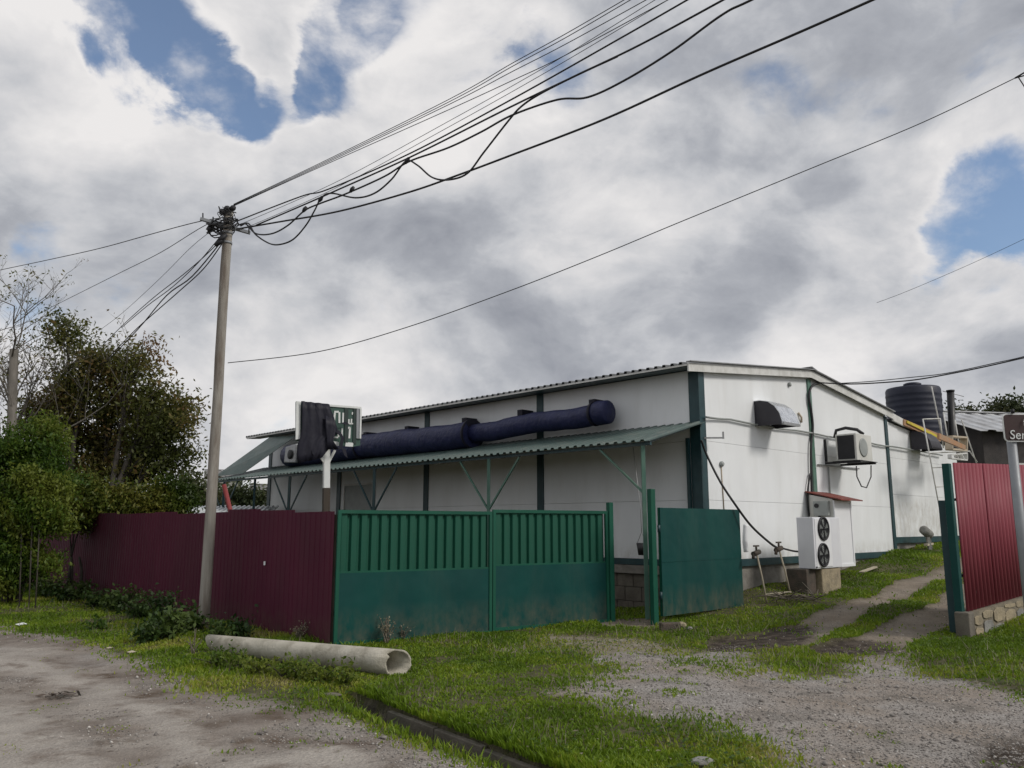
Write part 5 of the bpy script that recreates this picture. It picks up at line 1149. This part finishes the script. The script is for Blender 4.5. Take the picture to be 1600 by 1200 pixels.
# ------------------------------------------------------------------ far buildings
def house(name, c, lx, ly, wall_h, roof_h, rz_, label, wallm, roofm, ribs=True, ov=.35, win=0):
    c = Vector(c); x = Vector((math.cos(R(rz_)), math.sin(R(rz_)), 0)); y = Vector((-x.y, x.x, 0)); t_ = thing(name, c, label, 'house')
    MB().obox(c + Z * wall_h / 2, x * (lx / 2), y * (ly / 2), Z * (wall_h / 2)).build('wall', wallm, t_)
    for s_ in (1, -1):
        e0 = c - x * (lx / 2 + ov) + y * s_ * (ly / 2 + ov) + Z * (wall_h - .05); e1 = c + x * (lx / 2 + ov) + y * s_ * (ly / 2 + ov) + Z * (wall_h - .05); r0 = c - x * (lx / 2 + ov) + Z * (wall_h + roof_h); r1 = c + x * (lx / 2 + ov) + Z * (wall_h + roof_h)
        n_ = max(1, int(lx / 2.2))
        for i in range(n_):
            u0, u1 = i / n_, (i + 1) / n_; ribbed(e0.lerp(e1, u0), e0.lerp(e1, u1), r0.lerp(r1, u0), r0.lerp(r1, u1), 5, .05, Z, .5).build('roof_sheet', roofm, t_, solid=.01)
    for s_ in (1, -1): MB().prism([c + x * s_ * lx / 2 - y * ly / 2 + Z * wall_h, c + x * s_ * lx / 2 + y * ly / 2 + Z * wall_h, c + x * s_ * lx / 2 + Z * (wall_h + roof_h)], x * (-.1 * s_)).build('gable', wallm, t_)
    MB().bar(c - x * (lx / 2 + ov) + Z * (wall_h + roof_h + .06), c + x * (lx / 2 + ov) + Z * (wall_h + roof_h + .06), .3, .04).build('ridge_cap', roofm, t_)
    for k in range(win):
        q = c - x * lx * .3 + x * (lx * .6 * k / max(1, win - 1)) - y * (ly / 2 + .02) + Z * wall_h * .55
        fr = MB().obox(q, x * .5, y * .03, Z * .55).build('window_frame', 'white_trim', t_); MB().obox(q - y * .02, x * .42, y * .02, Z * .47).build('window_pane', 'dark', fr)
    return t_
q = on_y(1660, 676, 27.0); house('iron_roof_house', (q.x + .6, 27.0 + 2.8, 1.2), 8.4, 5.0, q.z - 1.2, .95, 12, 'dark walled house with bright corrugated iron roof behind the red fence', 'house_wall', 'house_roof', win=3)
q = on_y(352, 742, 60); house('far_house', (q.x, 60, 1.0), 2.2, 3, q.z - 1.2, .5, 20, 'far house with dull grey roof showing beside the pole', 'far_wall', 'hill_roof', win=2)
q = on_y(415, 775, 48); house('far_house', (q.x + 1.5, 48, .5), 4, 4, q.z - .3, .4, 20, 'small pale far house seen under the left end of the awning', 'far_wall', 'hill_roof', win=1)
# low white shed roof behind the fence
p0 = on_y(292, 806, 24); p1 = on_y(420, 800, 26); p0.z = on_y(292, 801, 24).z
sh = thing('white_shed', (p0.x + 1, 25.5, .1), 'low shed with a white sheet roof behind the fence beside the pole', 'shed')
zr = on_y(350, 806, 24).z; zr2 = on_y(350, 791, 27).z
xl, xr = on_y(215, 800, 24).x, on_y(420, 800, 24).x
for i in range(4):
    u0 = xl + (xr - xl) * i / 4; u1 = xl + (xr - xl) * (i + 1) / 4; ribbed((u0, 24, zr), (u1, 24, zr), (u0 - .7, 27.5, zr2), (u1 - .7, 27.5, zr2), 6, .04, Z, .4).build('roof_sheet', 'white_sheet', sh, solid=.006)
MB().box(xl + .2, 24.2, .0, xr - .3, 27.2, zr - .03).build('wall', 'far_wall', sh)
a_ = on_y(350, 758, 19.5); b_ = on_y(364, 815, 19.2); tag(MB().tube([a_, b_, b_ + (b_ - a_) * 1.6], .055, 8).build('red_pole', 'red_pipe'), 'slanting red painted pole behind the fence under the awning end', 'pole')

# ------------------------------------------------------------------ weeds
def weed(px, py, w_, h_, n_, label, mat='leaf_dark', leaf=.07, seed=1, name='weed', group='weeds along the fence', stalks=7):
    rg = np.random.default_rng(seed); q = gpt(px, py); z_ = gz(q.x, q.y); t_ = thing(name, (q.x, q.y, z_), label, 'plant', group); m = MB(); Cc = []
    for k in range(stalks):
        tip = Vector((q.x + rg.normal(0, w_ * .5), q.y + rg.normal(0, w_ * .4), z_ + h_ * rg.uniform(.5, 1.05))); b0 = Vector((q.x + rg.normal(0, w_ * .15), q.y + rg.normal(0, w_ * .15), z_ - .02))
        pts_ = smooth([b0, b0.lerp(tip, .5) + Vector((0, 0, h_ * .12)), tip], 4); m.tube(pts_, [.008 * (1 - .6 * j / 8) for j in range(9)], 4, cap=False)
        A = np.array([list(p) for p in pts_]); k_ = n_ // stalks; i_ = rg.integers(2, 9, k_); Cc.append(A[i_] + rg.normal(0, leaf * .9, (k_, 3)))
    m.build('stem', 'twig' if mat == 'dry' else 'bark', t_, recalc=False); Cc = np.vstack(Cc); Cc[:, 2] = np.maximum(Cc[:, 2], z_ + .01); leaves(Cc, leaf, mat, t_, rg, .2, up=.8, aspect=.55); return t_
WD = [(180, 958, .40, .35), (215, 968, .40, .38), (245, 985, .40, .55), (265, 1000, .28, .36), (232, 1004, .25, .25), (150, 950, .35, .3), (300, 990, .22, .25), (405, 975, .28, .55), (435, 985, .25, .45), (110, 940, .4, .3), (340, 1004, .2, .25), (375, 1000, .2, .26), (70, 935, .4, .35), (150, 985, .12, .12)]
WL = ['low dark weed clump at the fence, third from the left', 'dark nettle clump at the fence right of the middle', 'tallest leafy weed on the verge left of the pole', 'dark docks standing in front of the tallest weed', 'broad leaved weed at the road side of the weed bank', 'low weed clump at the fence, second group from the left',
      'small weed tuft at the left foot of the pole', 'tall thin weed against the fence right of the pole', 'tall weed against the fence nearest to the gate', 'weed clump at the shaded far part of the fence', 'small weeds behind the left end of the cement pipe', 'weeds between cement pipe and fence', 'weed clump under the bright bush', 'lone pale green rosette on the verge near the road']
for i, (px, py, w_, h_) in enumerate(WD): weed(px, py, w_, h_, int(420 * w_ / .3), WL[i], seed=100 + i, leaf=.075 if i % 3 else .10, mat='leaf_bright' if i == 13 else 'leaf_dark')
ORD = ['first', 'second', 'third', 'fourth', 'fifth', 'sixth']
for i, (px, py) in enumerate(((365, 1045), (400, 1052), (440, 1058), (470, 1062), (500, 1066), (540, 1068), (345, 1040))): weed(px, py, .20, .16, 260, (ORD[i] + ' green weed tuft from the left along the road side of the cement pipe') if i < 6 else 'green weed tuft under the left end of the cement pipe', seed=200 + i, leaf=.055, mat='leaf_bright', group='weeds along the cement pipe')
weed(465, 1004, .16, .26, 240, 'dry brown flower head weed before the end of the red fence', 'dry', .03, 301, 'dry_weed', 'dry weeds', 9)
weed(604, 1006, .20, .36, 170, 'dry pale grass bush before the green gate behind the cement pipe', 'dry', .035, 302, 'dry_weed', 'dry weeds', 16)
weed(630, 1000, .12, .24, 80, 'smaller dry stalks right of the pale grass bush', 'dry', .03, 303, 'dry_weed', 'dry weeds', 8)
weed(300, 1022, .10, .3, 70, 'thin weed with tiny white flowers at the left end of the cement pipe', 'dry', .028, 304, 'dry_weed', 'dry weeds', 6)

# ------------------------------------------------------------------ grass and gravel
def scatter(n_, y0, y1, pw_):
    r_ = rng.random(n_); e_ = 2 - pw_; Y = (y0 ** e_ + r_ * (y1 ** e_ - y0 ** e_)) ** (1 / e_); X = (rng.random(n_) * 2 - 1) * (.70 * Y + .6); return X, Y
X, Y = scatter(700000, 4.9, 30, 1.55)
rd, dv_, tr, mu, asx, dry = maskv(X, Y, .20); mh = mask1(X, Y); tr, mu = mh[2], mh[3]
a_, b_ = toab(X, Y)
inb = ((a_ > -.03) & (b_ > -.04) & (b_ < 16) & (a_ < 19)); patch = fbm(X * .8 + 3, Y * .8, 4); patch2 = fbm(X * 3 + 11, Y * 3, 3)
s_, t_ = ditch(X, Y); ind = (np.abs(t_) < DW - .02) & (s_ > 1.0)
dens = np.clip(.55 + (patch - .40) * 3.0 + (patch2 - .5) * 1.6, .12, 1)
dens = np.where(rd > .5, np.clip((patch2 - .62) * 1.2, 0, .10), dens); dens = np.where(dv_ > .5, np.clip((patch - .56) * 3, 0, .5) * (patch2 > .48), dens)
dens = np.where((tr > .5) | (mu > .5), np.clip((patch2 - .60) * 2, 0, .06), dens); dens = np.where(dry > .5, dens * .40, dens); dens = np.where(inb, 0, dens); dens = np.where(ind, .12, dens); lipz = (t_ > DW - .02) & (t_ < DW + .10) & (s_ > .9); dens = np.where(lipz, 1.0, dens)
fenced = ((X - F0.x) * FD.x + (Y - F0.y) * FD.y > 0) & (((X - F0.x) * V.x + (Y - F0.y) * V.y) > .05); dens = np.where(fenced, dens * .12, dens)
keep = rng.random(len(X)) < dens; X, Y, dry, patch, patch2, t_, rd, dv_, s_g = [q[keep] for q in (X, Y, dry, patch, patch2, t_, rd, dv_, s_)]
Zg = ghz(X, Y); Zg = np.where((t_ > DW - .02) & (t_ < DW + .06) & (s_g > .5), ghz(X + DN.x * .08, Y + DN.y * .08) - .03, Zg); n_ = len(X)
fd = np.abs((X - F0.x) * V.x + (Y - F0.y) * V.y); nearf = np.exp(-fd / .5) * (((X - F0.x) * FD.x + (Y - F0.y) * FD.y) > -.2)
edge_d = np.exp(-np.abs(np.abs(t_) - DW - .1) / .08) * (np.abs(t_) < .6)
h = .82 * (.026 + .046 * np.clip(patch * 1.6 - .25, 0, 1) ** 1.3 + .055 * nearf + .05 * edge_d * .3 * (rng.random(n_) < .5)) * rng.uniform(.5, 1.35, n_) * np.where(rd + dv_ > .5, .6, 1)
nlip = (t_ < -DW + .03) & (t_ > -DW - .14) & (s_g > .8); h = np.where(nlip, h + .03, h); lip = (t_ > DW - .02) & (t_ < DW + .08) & (s_g > .8); h = np.where(lip, h + .03, h)
wd_ = (.0045 + .00055 * Y) * rng.uniform(.7, 1.3, n_); th = rng.uniform(0, 2 * np.pi, n_); lx, ly = np.cos(th), np.sin(th); th2 = rng.uniform(0, 2 * np.pi, n_); bend = h * rng.uniform(.15, 1.0, n_); bxv, byv = np.cos(th2) * bend, np.sin(th2) * bend
bxv = np.where(lip, bxv * .5 - DN.x * h * .35, bxv); byv = np.where(lip, byv * .5 - DN.y * h * .35, byv)
base = np.stack([X, Y, Zg - .006], 1); sidev = np.stack([lx * wd_, ly * wd_, 0 * lx], 1)
midp = base + np.stack([bxv * .35, byv * .35, h * .6], 1); tip = base + np.stack([bxv, byv, h], 1)
vs = np.stack([base - sidev, base + sidev, midp - sidev * .75, midp + sidev * .75, tip], 1).reshape(-1, 3); k0 = (np.arange(n_) * 5)[:, None]
f_ = np.concatenate([k0 + np.array([[0, 1, 3]]), k0 + np.array([[0, 3, 2]]), k0 + np.array([[2, 3, 4]])], 0)
vcol = np.clip(.28 + (fbm(X * .55 + 70, Y * .55 + 20, 3) - .5) * 1.3 + (fbm(X * 2.4, Y * 2.4 + 8, 3) - .5) * .7 + rng.normal(0, .13, n_) + .38 * dry + .25 * (rd > .5) + .22 * np.exp(-np.abs(t_ + .42) / .25), 0, 1)
o = fast_mesh('grass', vs, f_, 'grass', {'v': np.repeat(vcol, 5)}); tag(o, 'short patchy green grass over verge and yard', 'grass', kind='stuff')
# pebbles
X, Y = scatter(150000, 4.7, 17, 1.75); rd, dv_, tr, mu, asx, dry = maskv(X, Y, .12); cl_ = fbm(X * 1.3 + 40, Y * 1.3 + 9, 4)
dens = np.where(dv_ > .5, .75, 0) + np.where(rd > .5, np.clip((cl_ - .47) * 4, .04, .6), 0) * np.where(asx > .5, .25, 1) + np.where(tr > .5, .12, 0) + np.where(dry > .5, .25, 0)
keep = rng.random(len(X)) < dens; X, Y = X[keep], Y[keep]; n_ = len(X); Zg = ghz(X, Y)
base_o = np.array([(1, 0, 0), (-1, 0, 0), (0, 1, 0), (0, -1, 0), (0, 0, 1), (0, 0, -1)], float); of = np.array([(0, 2, 4), (2, 1, 4), (1, 3, 4), (3, 0, 4), (2, 0, 5), (1, 2, 5), (3, 1, 5), (0, 3, 5)])
sz = (.0045 + .0095 * rng.random(n_) ** 2.5) * (1 + (rng.random(n_) < .012) * 1.6); sc = rng.uniform(.6, 1.3, (n_, 1, 3)) * sz[:, None, None]; th = rng.uniform(0, 6.28, n_); cs, sn_ = np.cos(th)[:, None], np.sin(th)[:, None]
vs = base_o[None] * sc + rng.normal(0, .15, (n_, 6, 3)) * sz[:, None, None]; vx = vs[:, :, 0] * cs - vs[:, :, 1] * sn_; vy = vs[:, :, 0] * sn_ + vs[:, :, 1] * cs
vs = np.stack([vx + X[:, None], vy + Y[:, None], vs[:, :, 2] * .7 + (Zg + sz * .25)[:, None]], 2).reshape(-1, 3); f_ = (np.arange(n_) * 6)[:, None, None] + of[None]
pmt = leafmat('pebble_stone', [(0, (.13, .118, .108)), (.4, (.235, .215, .197)), (.8, (.36, .335, .31)), (1, (.58, .55, .51))], .0, .9); M['pebble'] = pmt
o = fast_mesh('gravel', vs, f_.reshape(-1, 3), 'pebble', {'v': np.repeat(np.clip(rng.normal(.45, .25, n_), 0, 1), 6)}); tag(o, 'loose grey gravel on road edge and driveway', 'gravel', kind='stuff')
# broad leaved clover and plantain between the blades
X, Y = scatter(60000, 5.5, 22, 1.6); rd, dv_, tr, mu, asx, dry = maskv(X, Y, .1); a_, b_ = toab(X, Y); pt_ = fbm(X * 1.1 + 91, Y * 1.1 + 13, 4)
kq = (rd + dv_ + tr + mu < .5) & (pt_ > .53) & ~((a_ > -.05) & (b_ > -.05)) & (rng.random(len(X)) < .8); X, Y = X[kq], Y[kq]; n_ = len(X)
th = rng.uniform(0, 6.28, n_); L2 = rng.uniform(.010, .028, n_); zz = ghz(X, Y) + rng.uniform(.02, .07, n_); cs, sn_ = np.cos(th), np.sin(th); tl = rng.uniform(-.012, .012, n_)
P4 = [(X + cs * L2, Y + sn_ * L2, zz + tl), (X - sn_ * L2 * .7, Y + cs * L2 * .7, zz + .004), (X - cs * L2, Y - sn_ * L2, zz - tl), (X + sn_ * L2 * .7, Y - cs * L2 * .7, zz + .002)]
vs = np.stack([np.stack(p, 1) for p in P4], 1).reshape(-1, 3)
o = fast_mesh('clover', vs, np.arange(n_ * 4).reshape(-1, 4), 'leaf_bright', {'v': np.repeat(np.clip(rng.normal(.45, .25, n_), 0, 1), 4)}); tag(o, 'low clover patches among the verge grass', 'clover', kind='stuff')
# dead stalks standing in the grass
X, Y = scatter(9000, 5.5, 20, 1.6); rd, dv_, tr, mu, asx, dry = maskv(X, Y, .1); a_, b_ = toab(X, Y); pt_ = fbm(X * .9 + 31, Y * .9 + 73, 4)
kq = (rd + dv_ + tr + mu < .5) & (pt_ > .50) & ~((a_ > -.05) & (b_ > -.05)); X, Y = X[kq], Y[kq]; n_ = len(X); Zg = ghz(X, Y); hh = rng.uniform(.05, .17, n_); wd_ = .0022 + .0003 * Y; dx, dy = rng.normal(0, .35, n_) * hh, rng.normal(0, .35, n_) * hh
vs = np.stack([np.stack([X - wd_, Y, Zg], 1), np.stack([X + wd_, Y, Zg], 1), np.stack([X + dx, Y + dy, Zg + hh], 1)], 1).reshape(-1, 3)
o = fast_mesh('dead_stalks', vs, np.arange(n_ * 3).reshape(-1, 3), 'dry', {'v': np.repeat(rng.random(n_), 3)}); tag(o, 'dead straw coloured stalks in the grass', 'dry grass', kind='stuff')
# a few fallen leaves lying flat on the verge
X, Y = scatter(700, 6, 22, 1.5); rd, dv_, tr, mu, asx, dry = maskv(X, Y); kq = (dv_ < .5) & (rd < .5); X, Y = X[kq], Y[kq]; n_ = len(X)
th = rng.uniform(0, 6.28, n_); L2 = rng.uniform(.012, .030, n_); zz = ghz(X, Y) + rng.uniform(.025, .05, n_); cs, sn_ = np.cos(th), np.sin(th)
P4 = [(X + cs * L2, Y + sn_ * L2, zz), (X - sn_ * L2 * .6, Y + cs * L2 * .6, zz + .006), (X - cs * L2, Y - sn_ * L2, zz), (X + sn_ * L2 * .6, Y - cs * L2 * .6, zz + .004)]
vs = np.stack([np.stack(p, 1) for p in P4], 1).reshape(-1, 3)
o = fast_mesh('fallen_leaves', vs, np.arange(n_ * 4).reshape(-1, 4), 'dry', {'v': np.repeat(rng.random(n_), 4)}); tag(o, 'scattered dry leaves and white specks in the grass', 'leaves', kind='stuff')

S.render.engine = 'CYCLES'; S.render.resolution_x = 1024; S.render.resolution_y = 768
